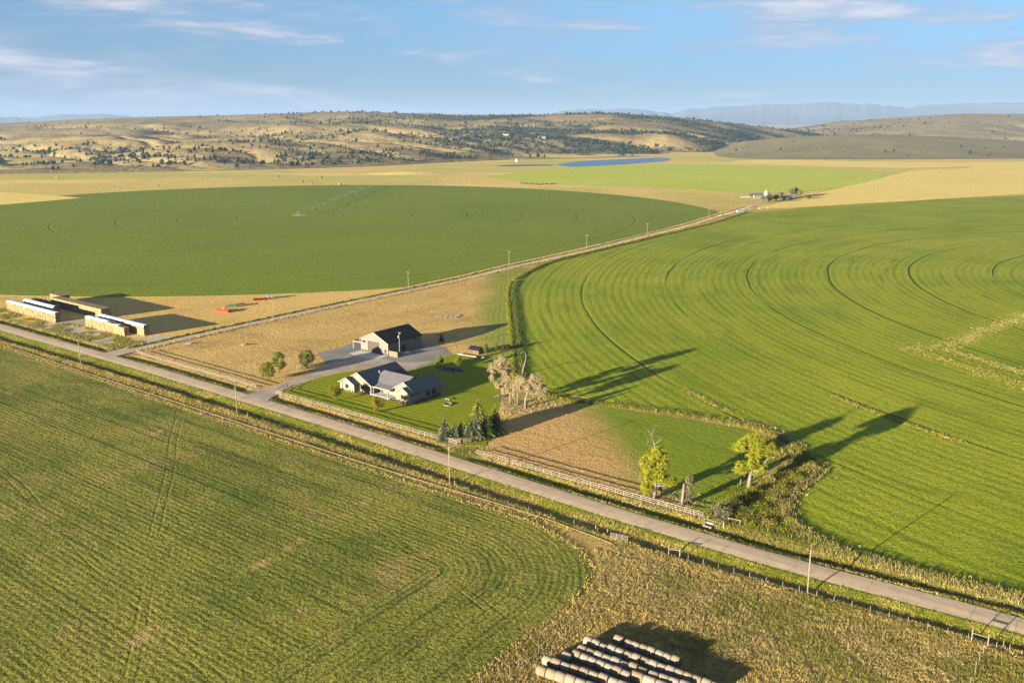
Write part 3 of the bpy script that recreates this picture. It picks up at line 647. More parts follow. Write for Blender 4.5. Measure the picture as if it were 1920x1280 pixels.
# ------------------------------------------------------------------ object materials
M_siding = plain('greige_siding', (0.185, 0.160, 0.125), 0.8, 0.06, 1.5)
M_metalwall = plain('tan_metal_wall', (0.145, 0.128, 0.104), 0.6, 0.05, 0.8)
def roof_mat(name, col, axis=0, pitch=0.45, rough=0.45):
    """standing-seam metal: fine ribs along the slope"""
    def f(t, b):
        o = t.xyz(t.obj()); k = t.m('ABSOLUTE', t.sub(t.m('FRACT', t.mul(o[axis], 1 / pitch)), 0.5)); rib = t.sstep(k, 0.40, 0.47)
        n = t.noise(t.obj(), 0.6, 4); c = t.mix(t.lin(n, 0.3, 0.7), tuple(x * .88 for x in col), tuple(x * 1.12 for x in col)); c = t.mix(t.mul(rib, 0.5), c, tuple(x * .55 for x in col))
        t.put(b.inputs['Base Color'], c); t.put(b.inputs['Normal'], t.bump(rib, 0.04)); b.inputs['Roughness'].default_value = rough; b.inputs['Specular IOR Level'].default_value = 0.12
    return material(name, f)
M_roof = roof_mat('slate_blue_roof_shaded', (0.040, 0.050, 0.070), 1)  # house roof metal, with the shade of the side slopes put into the colour
M_roof_lit = roof_mat('slate_blue_roof_sunlit', (0.14, 0.13, 0.135), 0)  # same metal, painted paler to stand for sun on the front slope
M_roofb = roof_mat('black_roof', (0.012, 0.012, 0.016), 1, 0.9, 0.8)
M_trim = plain('dark_trim', (0.035, 0.03, 0.028), 0.6)
M_white = plain('white_paint', (0.26, 0.24, 0.205), 0.7, 0.06)
M_fence = plain('weathered_white_rail', (0.20, 0.17, 0.135), 0.85, 0.25, 1.2, perobj=0.18)
M_wood = plain('weathered_wood', (0.16, 0.115, 0.078), 0.9, 0.3, 3.0, perobj=0.2)
M_pole = plain('pole_wood', (0.20, 0.155, 0.11), 0.9, 0.25, 2.0)
M_browndoor = plain('brown_door', (0.060, 0.047, 0.038), 0.6, 0.08)
M_shedwood = plain('shed_boards', (0.12, 0.072, 0.038), 0.9, 0.3, 3.0, perobj=0.2)
M_glass = material('window_glass', lambda t, b: (b.inputs['Base Color'].__setattr__('default_value', (0.012, 0.014, 0.016, 1)), b.inputs['Roughness'].__setattr__('default_value', 0.08), b.inputs['Specular IOR Level'].__setattr__('default_value', 0.5)))
M_farwhite = plain('dusty_white_wall', (0.24, 0.23, 0.215), 0.7)
M_galv = plain('galvanised_steel', (0.38, 0.39, 0.40), 0.45, 0.1, 1.0, metal=0.6)
M_stone = plain('grey_stone', (0.14, 0.135, 0.13), 0.95, 0.35, 2.0, 0.05, perobj=0.35)
M_red = plain('red_machine_paint', (0.50, 0.035, 0.012), 0.5, 0.12, 1.0, spec=0.4)
M_grn = plain('green_machine_paint', (0.05, 0.13, 0.05), 0.5, 0.12, 1.0, spec=0.4)
M_rubber = plain('tyre_rubber', (0.014, 0.014, 0.014), 0.9)
M_steel = plain('dark_steel', (0.07, 0.068, 0.066), 0.6, 0.2)
M_black = plain('black_plastic', (0.02, 0.02, 0.02), 0.5)
M_silver = plain('silver_tarp', (0.36, 0.39, 0.45), 0.35, 0.08, 0.5, 0.03, spec=0.5)
M_wtarp = plain('white_tarp', (0.60, 0.61, 0.64), 0.45, 0.06, 0.5, 0.04, spec=0.4)
M_redstripe = plain('red_tarp_edge', (0.30, 0.06, 0.035), 0.6)
M_alu = plain('white_pipe', (0.17, 0.14, 0.10), 0.5, 0.08)
def straw_build(base, dark):
    def f(t, b):
        o = t.obj(); rnd = t.new('ShaderNodeObjectInfo').outputs['Random']; n = t.noise(t.vscale(o, 1, 1, 3), 3.0, 4, 0.7)
        c = t.mix(t.lin(n, 0.3, 0.7), dark, base); c = t.mix(1.0, c, t.mix(rnd, (0.72,) * 3, (1.18,) * 3), 'MULTIPLY')
        t.put(b.inputs['Base Color'], c); t.put(b.inputs['Normal'], t.bump(t.noise(o, 9.0, 3), 0.06)); b.inputs['Roughness'].default_value = 0.95
    return f
M_straw = material('square_bale_straw', straw_build((0.23, 0.172, 0.088), (0.15, 0.108, 0.052)))
def rb_build(t, b):
    """weathered net-wrapped round bale: grey-tan sides, darker bands round the bale"""
    o = t.obj(); rnd = t.new('ShaderNodeObjectInfo').outputs['Random']; x = t.xyz(o)
    n = t.noise(t.vec(t.mul(x[0], 6.0), t.mul(x[1], 1.5), t.mul(x[2], 1.5)), 1.6, 4, 0.65)
    warm = t.mix(rnd, (0.28, 0.25, 0.20), (0.25, 0.19, 0.12)); c = t.mix(t.lin(n, 0.3, 0.72), t.mix(1.0, warm, (0.55, 0.54, 0.52), 'MULTIPLY'), warm)
    end = t.sstep(t.m('ABSOLUTE', x[0]), 0.69, 0.76); c = t.mix(t.mul(end, 0.7), c, (0.085, 0.062, 0.036))
    t.put(b.inputs['Base Color'], c); t.put(b.inputs['Normal'], t.bump(n, 0.08)); b.inputs['Roughness'].default_value = 0.95
M_rbale = material('round_bale_hay', rb_build)
def leaf_mat(name, dark, light, trans=0.35):
    def f(t, b):
        rnd = t.new('ShaderNodeNewGeometry').outputs['Random Per Island']; c = t.mix(t.m('POWER', rnd, 1.1), dark, light)
        n = t.noise(t.obj(), 0.55, 2); c = t.mix(1.0, c, t.mix(t.lin(n, 0.3, 0.7), (0.78,) * 3, (1.18,) * 3), 'MULTIPLY')
        df = t.new('ShaderNodeBsdfDiffuse'); tr = t.new('ShaderNodeBsdfTranslucent'); mx = t.new('ShaderNodeMixShader'); mx.inputs[0].default_value = trans
        t.put(df.inputs[0], c); t.put(tr.inputs[0], c); t.l.new(df.outputs[0], mx.inputs[1]); t.l.new(tr.outputs[0], mx.inputs[2])
        t.l.new(mx.outputs[0], t.n['Material Output'].inputs[0]); t.n.remove(b)
    return material(name, f)
M_leaf_yel = leaf_mat('yellow_green_leaves', (0.17, 0.20, 0.012), (0.36, 0.345, 0.030))
M_leaf_gold = leaf_mat('olive_gold_leaves', (0.14, 0.145, 0.012), (0.28, 0.23, 0.022))
M_leaf_lime = leaf_mat('young_green_leaves', (0.10, 0.15, 0.012), (0.21, 0.25, 0.02))
M_leaf_grey = leaf_mat('sparse_grey_leaves', (0.29, 0.235, 0.125), (0.48, 0.40, 0.235))
M_leaf_wil = leaf_mat('grey_willow_leaves', (0.14, 0.135, 0.065), (0.26, 0.24, 0.13))
M_needle = leaf_mat('dark_needles', (0.045, 0.066, 0.016), (0.11, 0.13, 0.03), 0.1)
M_needle_ol = leaf_mat('olive_needles', (0.10, 0.115, 0.02), (0.23, 0.215, 0.045), 0.1)
M_needle_bl = leaf_mat('blue_spruce_needles', (0.075, 0.095, 0.050), (0.175, 0.19, 0.092), 0.1)
M_juniper = leaf_mat('juniper_foliage', (0.010, 0.020, 0.010), (0.028, 0.040, 0.018), 0.0)
M_bush = leaf_mat('shrub_leaves', (0.09, 0.11, 0.016), (0.20, 0.20, 0.035))
M_redbush = leaf_mat('red_shrub_leaves', (0.10, 0.055, 0.03), (0.17, 0.09, 0.05))
M_bark = plain('grey_bark', (0.12, 0.10, 0.08), 0.95, 0.3, 3.0, 0.04)
M_barkd = plain('brown_bark', (0.09, 0.065, 0.045), 0.95, 0.3, 3.0, 0.04)
M_bleach = plain('bleached_dead_wood', (0.15, 0.13, 0.105), 0.9, 0.2, 3.0, 0.04)
M_grass_dry = leaf_mat('dry_grass', (0.30, 0.225, 0.070), (0.50, 0.38, 0.13), 0.25)
M_grass_tan = leaf_mat('tan_weeds', (0.29, 0.225, 0.098), (0.48, 0.385, 0.185), 0.25)
M_grass_grn = leaf_mat('verge_grass', (0.10, 0.125, 0.010), (0.24, 0.235, 0.022), 0.3)
M_grass_olv = leaf_mat('olive_weeds', (0.16, 0.16, 0.03), (0.33, 0.285, 0.07), 0.25)
M_grass_dk = leaf_mat('dark_weeds', (0.05, 0.075, 0.012), (0.13, 0.15, 0.025), 0.25)
M_cowb = plain('cow_hide', (0.030, 0.020, 0.014), 0.8, 0.4, 0.4, perobj=0.5)

# ------------------------------------------------------------------ buildings
def gable(s0, s1, t0, t1, z0, ze, zr, axis='t'):
    """closed gable-ended body; ridge along t (axis 't') or s"""
    if axis == 't': return MB().prism([(s0, z0), (s1, z0), (s1, ze), ((s0 + s1) / 2, zr), (s0, ze)], 'y', t0, t1)
    return MB().prism([(t0, z0), (t1, z0), (t1, ze), ((t0 + t1) / 2, zr), (t0, ze)], 'x', s0, s1)
def slab(a, b, l0, l1, th=0.16, axis='y'):
    """one roof slope from eave a to ridge b (across, height), extruded along the ridge"""
    return MB().prism([a, b, (b[0], b[1] + th), (a[0], a[1] + th)], axis, l0, l1)
def window(parent, x0, x1, y, z0, z1, face='front', mullion=False, fr=M_trim):
    d = 0.05; m = MB()
    if face == 'front':
        for q in ((x0 - .09, x1 + .09, z1, z1 + .1), (x0 - .09, x1 + .09, z0 - .1, z0), (x0 - .09, x0, z0, z1), (x1, x1 + .09, z0, z1)) + (((x0 + x1) / 2 - .04, (x0 + x1) / 2 + .04, z0, z1),) * mullion: m.box(q[0], q[1], y - d, y + .02, q[2], q[3])
        w = m.build('window', fr, parent); MB().box(x0, x1, y - .015, y + .02, z0, z1).build('pane', M_glass, w)
    else:
        for q in ((x0 - .09, x1 + .09, z1, z1 + .1), (x0 - .09, x1 + .09, z0 - .1, z0), (x0 - .09, x0, z0, z1), (x1, x1 + .09, z0, z1)) + (((x0 + x1) / 2 - .04, (x0 + x1) / 2 + .04, z0, z1),) * mullion: m.box(y - .02, y + d, q[0], q[1], q[2], q[3])
        w = m.build('window', fr, parent); MB().box(y - .02, y + .015, x0, x1, z0, z1).build('pane', M_glass, w)
    return w

def roof_pair(parent, s0, s1, t0, t1, ze, zr, mat, axis='t', over=0.5, fascia=True, name='roof'):
    c = ((s0 + s1) if axis == 't' else (t0 + t1)) / 2; hw = ((s1 - s0) if axis == 't' else (t1 - t0)) / 2; k = (zr - ze) / hw; ex = .55
    l0, l1 = (t0 - over, t1 + over) if axis == 't' else (s0 - over, s1 + over); ax = 'y' if axis == 't' else 'x'; out = []
    for sg in (-1, 1):
        a = (c + sg * (hw + ex), ze - k * ex + .03); b = (c, zr + .03)
        r = slab(a, b, l0, l1, .16, ax).build(name, mat, parent); out.append(r)
        if fascia:
            for e in (l0, l1):
                MB().prism([(a[0], a[1] - .16), (b[0], b[1] - .16), (b[0], b[1] + .10), (a[0], a[1] + .10)], ax, e - .05 if e == l0 else e - .02, e + .02 if e == l0 else e + .05).build('fascia', M_white, r)
    return out

HX, HY = ST(0, 0)
# house: three roofs round a recessed porch; local x runs along the road, y away from it
house = empty('ranch_house', (*ST(-43, 36), 0.07), ROAD_A)
tag(house, 'cream ranch house with slate blue metal roofs and a recessed front porch', 'house')
def hl(s, t): return s + 43, t - 36
def hbox(s0, s1, t0, t1): return s0 + 43, s1 + 43, t0 - 36, t1 - 36
a = hbox(-58.3, -45.7, 30.6, 48.2); gable(*a, 0, 3.2, 6.55).build('wall', M_siding, house); roof_pair(house, *a, 3.2, 6.55, M_roof)
a = hbox(-58.6, -51.6, 28.3, 31.2); gable(*a, 0, 3.0, 4.75).build('wall', M_siding, house); roof_pair(house, *a, 3.0, 4.75, M_roof)
a = hbox(-37.6, -27.9, 33.2, 46.2); gable(*a, 0, 3.2, 5.9).build('wall', M_siding, house); roof_pair(house, *a, 3.2, 5.9, M_roof)
a = hbox(-34.4, -27.6, 30.8, 33.6); gable(*a, 0, 3.0, 4.8).build('wall', M_siding, house); roof_pair(house, *a, 3.0, 4.8, M_roof)
# middle block, ridge along the road, with the porch roof carried out on posts
cx0, cx1, cy0, cy1 = hbox(-46.2, -37.2, 34.2, 46.0)
MB().prism([(cy0, 0), (cy1, 0), (cy1, 2.9), ((cy0 + cy1) / 2, 5.3), (cy0, 2.9)], 'x', cx0, cx1).build('wall', M_siding, house)
ry = (cy0 + cy1) / 2
r1 = slab((cy0 - .35, 3.28), (ry, 5.75), cx0 - 3.0, cx1 + 2.2, .14, 'x').build('roof', M_roof_lit, house)
r2 = slab((cy1 + .5, 2.95), (ry, 5.75), cx0 - 3.0, cx1 + 2.2, .14, 'x').build('roof', M_roof_lit, house)
pr = slab((hl(0, 31.0)[1], 2.68), (cy0 - .3, 3.29), cx0 + .05, cx1 - .15, .12, 'x').build('porch_roof', M_roof_lit, house)
MB().box(cx0 + .05, cx1 - .15, hl(0, 31.0)[1] - .06, hl(0, 31.0)[1], 2.50, 2.82).build('fascia', M_white, pr)
MB().box(cx0 + .05, cx1 + .0, hl(0, 30.4)[1], cy0, 0.0, .14).build('porch_floor', M_concrete, house)
for s in (-45.4, -41.8, -38.6): x, y = hl(s, 31.35); MB().box(x - .13, x + .13, y - .13, y + .13, .14, 2.62).build('post', M_siding, house)
f0 = hl(0, 30.6)[1]; window(house, *hl(-50.9, 0)[:1], hl(-48.9, 0)[0], f0, 1.0, 2.5); window(house, hl(-48.4, 0)[0], hl(-46.3, 0)[0], f0, 1.0, 2.5)
window(house, hl(-55.8, 0)[0], hl(-54.5, 0)[0], hl(0, 28.3)[1], 1.2, 2.35)
window(house, hl(-42.9, 0)[0], hl(-41.7, 0)[0], cy0, 1.3, 2.5); window(house, hl(-41.0, 0)[0], hl(-37.9, 0)[0], cy0, 1.3, 2.5, mullion=True)
dr = MB().box(hl(-45.5, 0)[0], hl(-43.6, 0)[0], cy0 - .06, cy0 + .02, .14, 2.45).build('front_door', M_browndoor, house)
MB().box(hl(-43.85, 0)[0], hl(-43.75, 0)[0], cy0 - .12, cy0 - .06, 1.1, 1.2).build('handle', M_galv, dr)
window(house, hl(-36.6, 0)[0], hl(-35.7, 0)[0], hl(0, 33.2)[1], 1.2, 2.5); window(house, hl(-32.0, 0)[0], hl(-30.2, 0)[0], hl(0, 30.8)[1], 1.1, 2.3, mullion=True)
for t0, t1 in ((38.6, 40.4), (41.3, 43.1)): window(house, hl(0, t0)[1], hl(0, t1)[1], hl(-27.9, 0)[0], 1.0, 2.3, 'side')
for s, t, h in ((-49.3, 38.0, 5.5), (-48.6, 40.2, 5.2), (-37.2, 41.0, 3.6), (-36.4, 44.4, 4.3)):
    x, y = hl(s, t); MB().lathe([(.11, h - .6), (.11, h + .45), (.17, h + .45), (.17, h + .6), (.02, h + .68)], 8, (x, y)).build('roof_vent', M_galv, house)
ac = MB().box(*hbox(-27.4, -26.5, 44.3, 45.4), .05, .95).build('air_conditioner', M_galv, house)
MB().lathe([(.36, .95), (.36, .99), (.1, 1.0)], 12, (hl(-26.95, 44.85))).build('fan_grille', M_black, ac)

# front path
sheet('front_path', np.array([ST(-46.5, 29.9), ST(-37.0, 29.9), ST(-35.4, 30.2), ST(-34.6, 31.5), ST(-36.2, 31.8), ST(-37.2, 30.6), ST(-46.5, 30.8)]), .11, M_concrete, 'pale concrete path along the porch of the house', 'path')

# big metal shop
BW, BD = 15.2, 19.0
barn = empty('metal_shop', (*ST(-85.5, 70.6), 0.055), ROAD_A)
tag(barn, 'tall tan metal shop with a black gable roof and one wide brown door', 'barn')
gable(-BW / 2, BW / 2, 0, BD, 0, 4.9, 8.3).build('wall', M_metalwall, barn)
roof_pair(barn, -BW / 2, BW / 2, 0, BD, 4.9, 8.3, M_roofb, over=.45)
dm = MB().box(-3.5, 2.5, -.05, .02, 0, 4.35).build('overhead_door', M_browndoor, barn)
for k in range(7): MB().box(-3.46, 2.46, -.085, -.05, .03 + k * .61, .60 + k * .61).build('door_panel', M_browndoor, dm)
jm = MB(); jm.box(-3.68, -3.5, -.1, .02, 0, 4.5); jm.box(2.5, 2.68, -.1, .02, 0, 4.5); jm.box(-3.5, 2.5, -.1, .02, 4.35, 4.5); jm.build('door_trim', M_trim, barn)
window(barn, -6.6, -5.2, 0, 3.5, 4.2)
md = MB().box(5.55, 6.6, -.06, .02, .05, 2.2).build('side_door', M_browndoor, barn); MB().box(5.65, 5.72, -.12, -.06, 1.0, 1.12).build('handle', M_galv, md); MB().box(5.75, 6.4, -.072, -.06, 1.3, 2.0).build('pane', M_glass, md)
MB().box(-BW / 2 - .02, BW / 2 + .02, -.035, -.0, 0, .45).build('base_trim', M_trim, barn)
sd = MB().box(BW / 2 - .02, BW / 2 + .05, 6.9, 9.7, 0, 2.9).build('rolling_door', M_browndoor, barn)
for k in range(4): MB().box(BW / 2 + .05, BW / 2 + .085, 6.95, 9.65, .05 + k * .71, .70 + k * .71).build('door_panel', M_glass if k == 2 else M_browndoor, sd)
MB().box(BW / 2, BW / 2 + .03, 15.0, 16.2, 3.3, 4.1).build('wall_vent', M_trim, barn)
# side lean-to on posts
lr = slab((-BW / 2 - 5.0, 3.15), (-BW / 2, 4.45), .3, 12.0, .16, 'y').build('lean_to_roof', M_roofb, barn)
MB().box(-BW / 2 - 5.0, -BW / 2 - .06, .18, .42, 2.85, 3.12).build('beam', M_white, lr)
MB().box(-BW / 2 - 5.0, -BW / 2 - 4.8, .42, 11.9, 2.88, 3.10).build('beam', M_white, lr)
for y in (.3, 6.0, 11.8): MB().box(-BW / 2 - 4.98, -BW / 2 - 4.74, y - .12, y + .12, 0, 2.86).build('post', M_white, barn)
MB().box(-BW / 2 - .3, -BW / 2 - .06, .18, .42, 0, 2.86).build('post', M_white, barn)
sheet('concrete_apron', np.array([ST(-93.2, 64.0), ST(-92.8, 70.4), ST(-78.0, 70.4), ST(-77.2, 64.4), ST(-82.4, 64.2), ST(-82.5, 62.6), ST(-89, 62.7)]), .10, M_concrete, 'pale concrete apron at the wide shop door', 'apron')
sheet('concrete_pad', np.array([ST(-77.6, 77.2), ST(-77.6, 80.6), ST(-74.6, 80.6), ST(-74.6, 77.2)]), .10, M_concrete, 'small concrete pad at the side door of the shop', 'pad')
# board screen at the shop corner
scr = empty('board_screen', (*ST(-77.7, 70.75), .05), ROAD_A); tag(scr, 'low tan board screen joined to the front corner of the shop', 'fence')
for k in range(7): MB().box(.05, 4.6, -.03, .03, .06 + k * .30, .33 + k * .30).build('board', M_wood, scr)
for x in (.1, 2.4, 4.66): MB().box(x - .06, x + .06, .03, .15, 0, 2.2).build('post', M_wood, scr)
for k in range(7): MB().box(4.63, 4.69, .15, 2.6, .06 + k * .30, .33 + k * .30).build('board', M_wood, scr)

# garden shed with black roof
shed = empty('garden_shed', (*G(889, 663.5), .06), ROAD_A + R(3)); tag(shed, 'small brown board shed with a black gable roof', 'shed')
gable(-2.3, 2.3, 0, 2.7, 0, 1.9, 2.75, 's').build('wall', M_shedwood, shed)
roof_pair(shed, -2.3, 2.3, 0, 2.7, 1.9, 2.75, M_roofb, 's', .35, False)
for k in range(12): MB().box(-2.28 + k * .38, -2.28 + k * .38 + .34, -.04, .0, .05, 1.86).build('board', M_shedwood, shed)
sdd = MB().box(-1.9, -.9, -.07, -.04, .05, 1.75).build('door', M_browndoor, shed); MB().box(-1.05, -.99, -.11, -.07, .9, 1.0).build('handle', M_black, sdd)
wall_pts = [G(858, 664.5), G(886, 669), G(912, 672.5)]
for i, (p, q) in enumerate(zip(wall_pts, wall_pts[1:])):
    d = np.array(q) - np.array(p); ln = np.linalg.norm(d); w = empty('timber_edging', (*p, .06), math.atan2(d[1], d[0]))
    tag(w, ['tan timber edging along the front of the garden shed', 'tan timber edging running from the shed towards the cottonwoods'][i], 'edging')
    n = int(ln / 2.4)
    for k in range(n): MB().box(k * ln / n + .02, (k + 1) * ln / n - .02, -.12, .12, 0, .45).build('timber', M_fence, w)

# ------------------------------------------------------------------ utility poles and wires
def pole_proto(h, arm=2.4, can=False):
    r = empty('utility_pole'); MB().path([(0, 0, -.3), (0, 0, h * .5), (0, 0, h)], [.17, .145, .11], 8).build('post', M_pole, r, True)
    x = MB().box(-arm / 2, arm / 2, .1, .22, h - .55, h - .42).build('crossarm', M_pole, r)
    for e in (-arm / 2 + .12, 0.35, arm / 2 - .12): MB().lathe([(.05, h - .42), (.075, h - .34), (.05, h - .26), (.075, h - .2), (.03, h - .14)], 8, (e, .16)).build('insulator', M_white, x)
    b = MB(); b.tube((-.7, .16, h - .5), (0, .12, h - 1.15), .025); b.tube((.7, .16, h - .5), (0, .12, h - 1.15), .025); b.build('brace', M_steel, r)
    if can: MB().lathe([(.02, h - 2.3), (.26, h - 2.3), (.28, h - 1.5), (.2, h - 1.35), (.02, h - 1.3)], 10, (0, -.4)).build('transformer', M_galv, r)
    return r
ROADPOLES = [(-260, -10.0), (-161.1, -9.3), (-63.6, -10.0), (26.4, -11.4), (118.1, -9.9), (212, -9.0)]
pl_lab = [None, 'wooden utility pole near the lane junction below the haystacks', 'wooden utility pole opposite the mouth of the house driveway', 'wooden utility pole opposite the plank gate and the spruces', 'wooden utility pole at the edge of the weedy field nearest the camera', None]
proto = pole_proto(10.6); first = True
for (s, t), lb in zip(ROADPOLES, pl_lab):
    if lb is None: continue
    o = proto if first else copy_tree(proto); first = False
    o.location = (*ST(s, t), float(ground_z(s, t))); o.rotation_euler = (R(random.uniform(-.6, .6)), R(random.uniform(-.6, .6)), ROAD_A + R(90 + random.uniform(-3, 3)))
    tag(o, lb, 'utility pole', 'utility poles along the road')
lp = [((514, 607), 'utility pole beside the lane by the red machinery'), ((766, 545.5), 'utility pole beside the lane above the shop roof'), ((954.5, 502), 'utility pole where the lane meets the corner of the bright green field'), ((1100, 468), 'utility pole on the lane edge between the two big green fields'), ((1213, 444), 'fifth utility pole along the lane, short of the last bend'), ((1328.5, 413.5), 'utility pole on the lane just before the distant farmstead'), ((1612, 349), 'distant utility pole beyond the farmstead at the gold field corner')]
LP_XY = []
for q, lb in lp:
    x, y = G(*q); LP_XY.append((x, y)); o = copy_tree(proto); o.location = (x, y, 0); o.rotation_euler = (0, 0, ROAD_A + R(random.uniform(-4, 4))); tag(o, lb, 'utility pole', 'utility poles along the lane')
yp = pole_proto(9.9, 1.3, True); yp.location = (*ST(-73.4, 72.4), .05); yp.rotation_euler = (0, 0, ROAD_A); tag(yp, 'pale utility pole with a transformer behind the board screen at the shop', 'utility pole')
def wire(pts, h, off, label, r=.016, sag=1.1):
    P = []
    for (a, b) in zip(pts, pts[1:]):
        a = np.array(a, float); b = np.array(b, float); d = (b - a) / np.linalg.norm(b - a); nn = np.array((-d[1], d[0]))
        for k in range(16): u = k / 16; q = a + (b - a) * u + nn * off; P.append((q[0], q[1], h - 4 * sag * u * (1 - u)))
    P.append((*(np.array(pts[-1]) + nn * off), h)); tag(MB().path(P, [r] * len(P), 3).build('power_line', M_steel), label, 'power line')
rp = [ST(s, t) for s, t in ROADPOLES]
for off, lb in ((-1.08, 'power line on the side of the road poles nearest the mown field'), (.35, 'middle power line strung along the road poles'), (1.08, 'power line on the road side of the road poles')): wire(rp, 10.42, off, lb)
for off, lb in ((-1.08, 'power line on the dark field side of the lane poles'), (1.08, 'power line on the lane side of the lane poles')): wire(LP_XY, 10.42, off, lb)

# ------------------------------------------------------------------ rail fences along the road
post_me = MB().box(-.07, .07, -.07, .07, -.1, 1.36); rail_cache = {}
def rail_fence(label, pts, gap=2.5, rails=3):
    f = empty('rail_fence', (*pts[0], 0.0)); tag(f, label, 'fence', 'white rail fences along the road'); p0 = None; pm = rm = None; O = np.array(pts[0])
    for a, b in zip(pts, pts[1:]):
        a = np.array(a); b = np.array(b); ln = np.linalg.norm(b - a); n = max(1, round(ln / gap)); ang = math.atan2(*(b - a)[::-1]); st = ln / n
        rm = MB().box(.0, st - .015, -.11, -.07, 0, .12).build('rail', M_fence, f); base_r = rm; used = False
        for k in range(n + 1):
            q = a + (b - a) * k / n - O
            if k < n or b is pts[-1] or True:
                if pm is None: pm = post_me.build('post', M_fence, f); pm.location = (q[0], q[1], 0); pm.rotation_euler = (0, 0, ang)
                elif k > 0 or p0 is None: instance(pm, 'post', (q[0], q[1], random.uniform(-.05, .03)), (R(random.uniform(-1.5, 1.5)), R(random.uniform(-1.5, 1.5)), ang), parent=f)
            if k < n:
                for j in range(rails):
                    z = .34 + j * (.92 / (rails - 1)) + random.uniform(-.02, .02); rt = (0, R(random.uniform(-.5, .5)), ang)
                    if not used: rm.location = (q[0], q[1], z); rm.rotation_euler = rt; used = True
                    else: instance(rm, 'rail', (q[0], q[1], z), rt, parent=f)
        p0 = b
    return f
rail_fence('white rail fence in front of the tan pasture beside the lane', [ST(-160, 13.0), ST(-157, 12.4), ST(-120, 12.0), ST(-82.5, 11.5)])
rail_fence('white rail fence along the front lawn of the house', [ST(-75.5, 20), ST(-73.5, 14), ST(-71.5, 11.3), ST(-28, 11.5), ST(9.0, 11.3)])
rail_fence('white rail fence along the mown tan paddock', [ST(18.3, 9.2), ST(46, 9.1), ST(70, 9.3), ST(86.3, 9.6)])

def stick(label, cat, name, parts_, loc, rz=0.0, group=None):
    e = empty(name, loc, rz); tag(e, label, cat, group)
    for nm, m, mat in parts_: m.build(nm, mat, e)
    return e
# brown plank gate at the corner of the lawn
pg = empty('plank_gate', (*G(838, 829), .03), 0); p1 = np.array(G(838, 829)); p2 = np.array(G(864, 831)); p3 = np.array(G(896, 827)); tag(pg, 'brown plank gate with two leaves below the spruces', 'gate')
for a, b in ((p1, p2), (p2, p3)):
    d = b - a; ln = np.linalg.norm(d); an = math.atan2(d[1], d[0])
    lf = empty('gate_leaf', (*(a - p1), 0), an); lf.parent = pg
    for k in range(5): MB().box(.05, ln - .05, -.03, .03, .18 + k * .27, .38 + k * .27).build('plank', M_wood, lf)
    MB().box(-.09, .09, -.09, .09, -.1, 1.75).build('post', M_wood, lf)
    MB().tube((.1, .05, .25), (ln - .1, .05, 1.4), .05, n=4).build('brace', M_wood, lf)
MB().box(-.09, .09, -.09, .09, -.1, 1.75).build('post', M_wood, pg).location = (*(p3 - p1), 0)
# tube gate, braces and posts on the near side
tg = empty('tube_gate', (*G(1145, 1009.5), .05)); a = np.array(G(1145, 1009.5)); b = np.array(G(1176.5, 1016.5)); d = b - a; ln = float(np.linalg.norm(d)); tg.rotation_euler = (0, 0, math.atan2(d[1], d[0])); tag(tg, 'pale steel tube gate beside the end of the white pipe', 'gate')
for k in range(6): MB().tube((0, 0, .25 + k * .24), (ln, 0, .25 + k * .24), .028, n=6).build('tube', M_white, tg)
for k in range(4): MB().tube((ln * k / 3, 0, .2), (ln * k / 3, 0, 1.5), .035, n=6).build('upright', M_white, tg)
def brace(label, a, b, h, beam=.72):
    a = np.array(a); b = np.array(b); d = b - a; ln = float(np.linalg.norm(d)); e = empty('fence_brace', (*a, 0), math.atan2(d[1], d[0])); tag(e, label, 'fence', 'post and beam braces')
    for x in (0, ln): MB().path([(x, 0, -.1), (x, 0, h)], [.11, .095], 8).build('post', M_fence, e)
    MB().path([(.05, 0, h * beam), (ln - .05, 0, h * beam)], [.08, .08], 7).build('beam', M_fence, e); return e
brace('two posts joined by a beam at the head of the weedy field', G(1253.5, 1040), G(1274.5, 1043.5), 2.0)
brace('two tall posts joined by a beam near the road corner in front', G(1821, 1203), G(1851.5, 1212), 2.5)
brace('low post and beam brace half hidden in green weeds across the road', G(1366, 981), G(1387, 986), 1.5, .92)
def fence_line(label, pts, h=1.35, wires=3, r=.055, mat=None, name='wire_fence'):
    e = empty(name, (*pts[0], 0)); tag(e, label, 'fence'); O = np.array(pts[0]); pm = None; mat = mat or M_fence
    for q in pts:
        q = np.array(q) - O
        if pm is None: pm = MB().path([(0, 0, -.1), (0, 0, h)], [r, r * .85], 6).build('post', mat, e); pm.location = (q[0], q[1], 0)
        else: instance(pm, 'post', (q[0], q[1], random.uniform(-.1, .08)), (R(random.uniform(-3, 3)), R(random.uniform(-3, 3)), 0), parent=e)
    for k in range(wires):
        z = h * (.35 + .6 * k / max(1, wires - 1)); P = [(*(np.array(q) - O), z) for q in pts]; MB().path(P, [.008] * len(P), 3).build('wire', M_steel, e)
    return e
def along(a, b, n): return [tuple(np.array(a) + (np.array(b) - np.array(a)) * k / n) for k in range(n + 1)]
fence_line('wire fence with pale posts between paddock and bright green field', along(G(1040, 748), G(1185, 766), 6)[:-1] + along(G(1185, 766), G(1400, 803), 9))
fence_line('wire fence along the road side of the weedy field', along(G(1290, 1050), G(1815, 1200), 16)[:-1] + [G(1815, 1200)])
fence_line('wire fence running from the beam posts towards the round bales', [G(1240, 1048), G(1209, 1073), G(1197, 1087), G(1160, 1118), G(1110, 1155), G(1060, 1192), G(1010, 1226), G(973, 1252), G(956, 1267)], 1.9)
fence_line('short fence of pale posts going back from the road corner', [G(1843, 1226), G(1836, 1240), G(1828, 1260), G(1818, 1290)], 2.2)
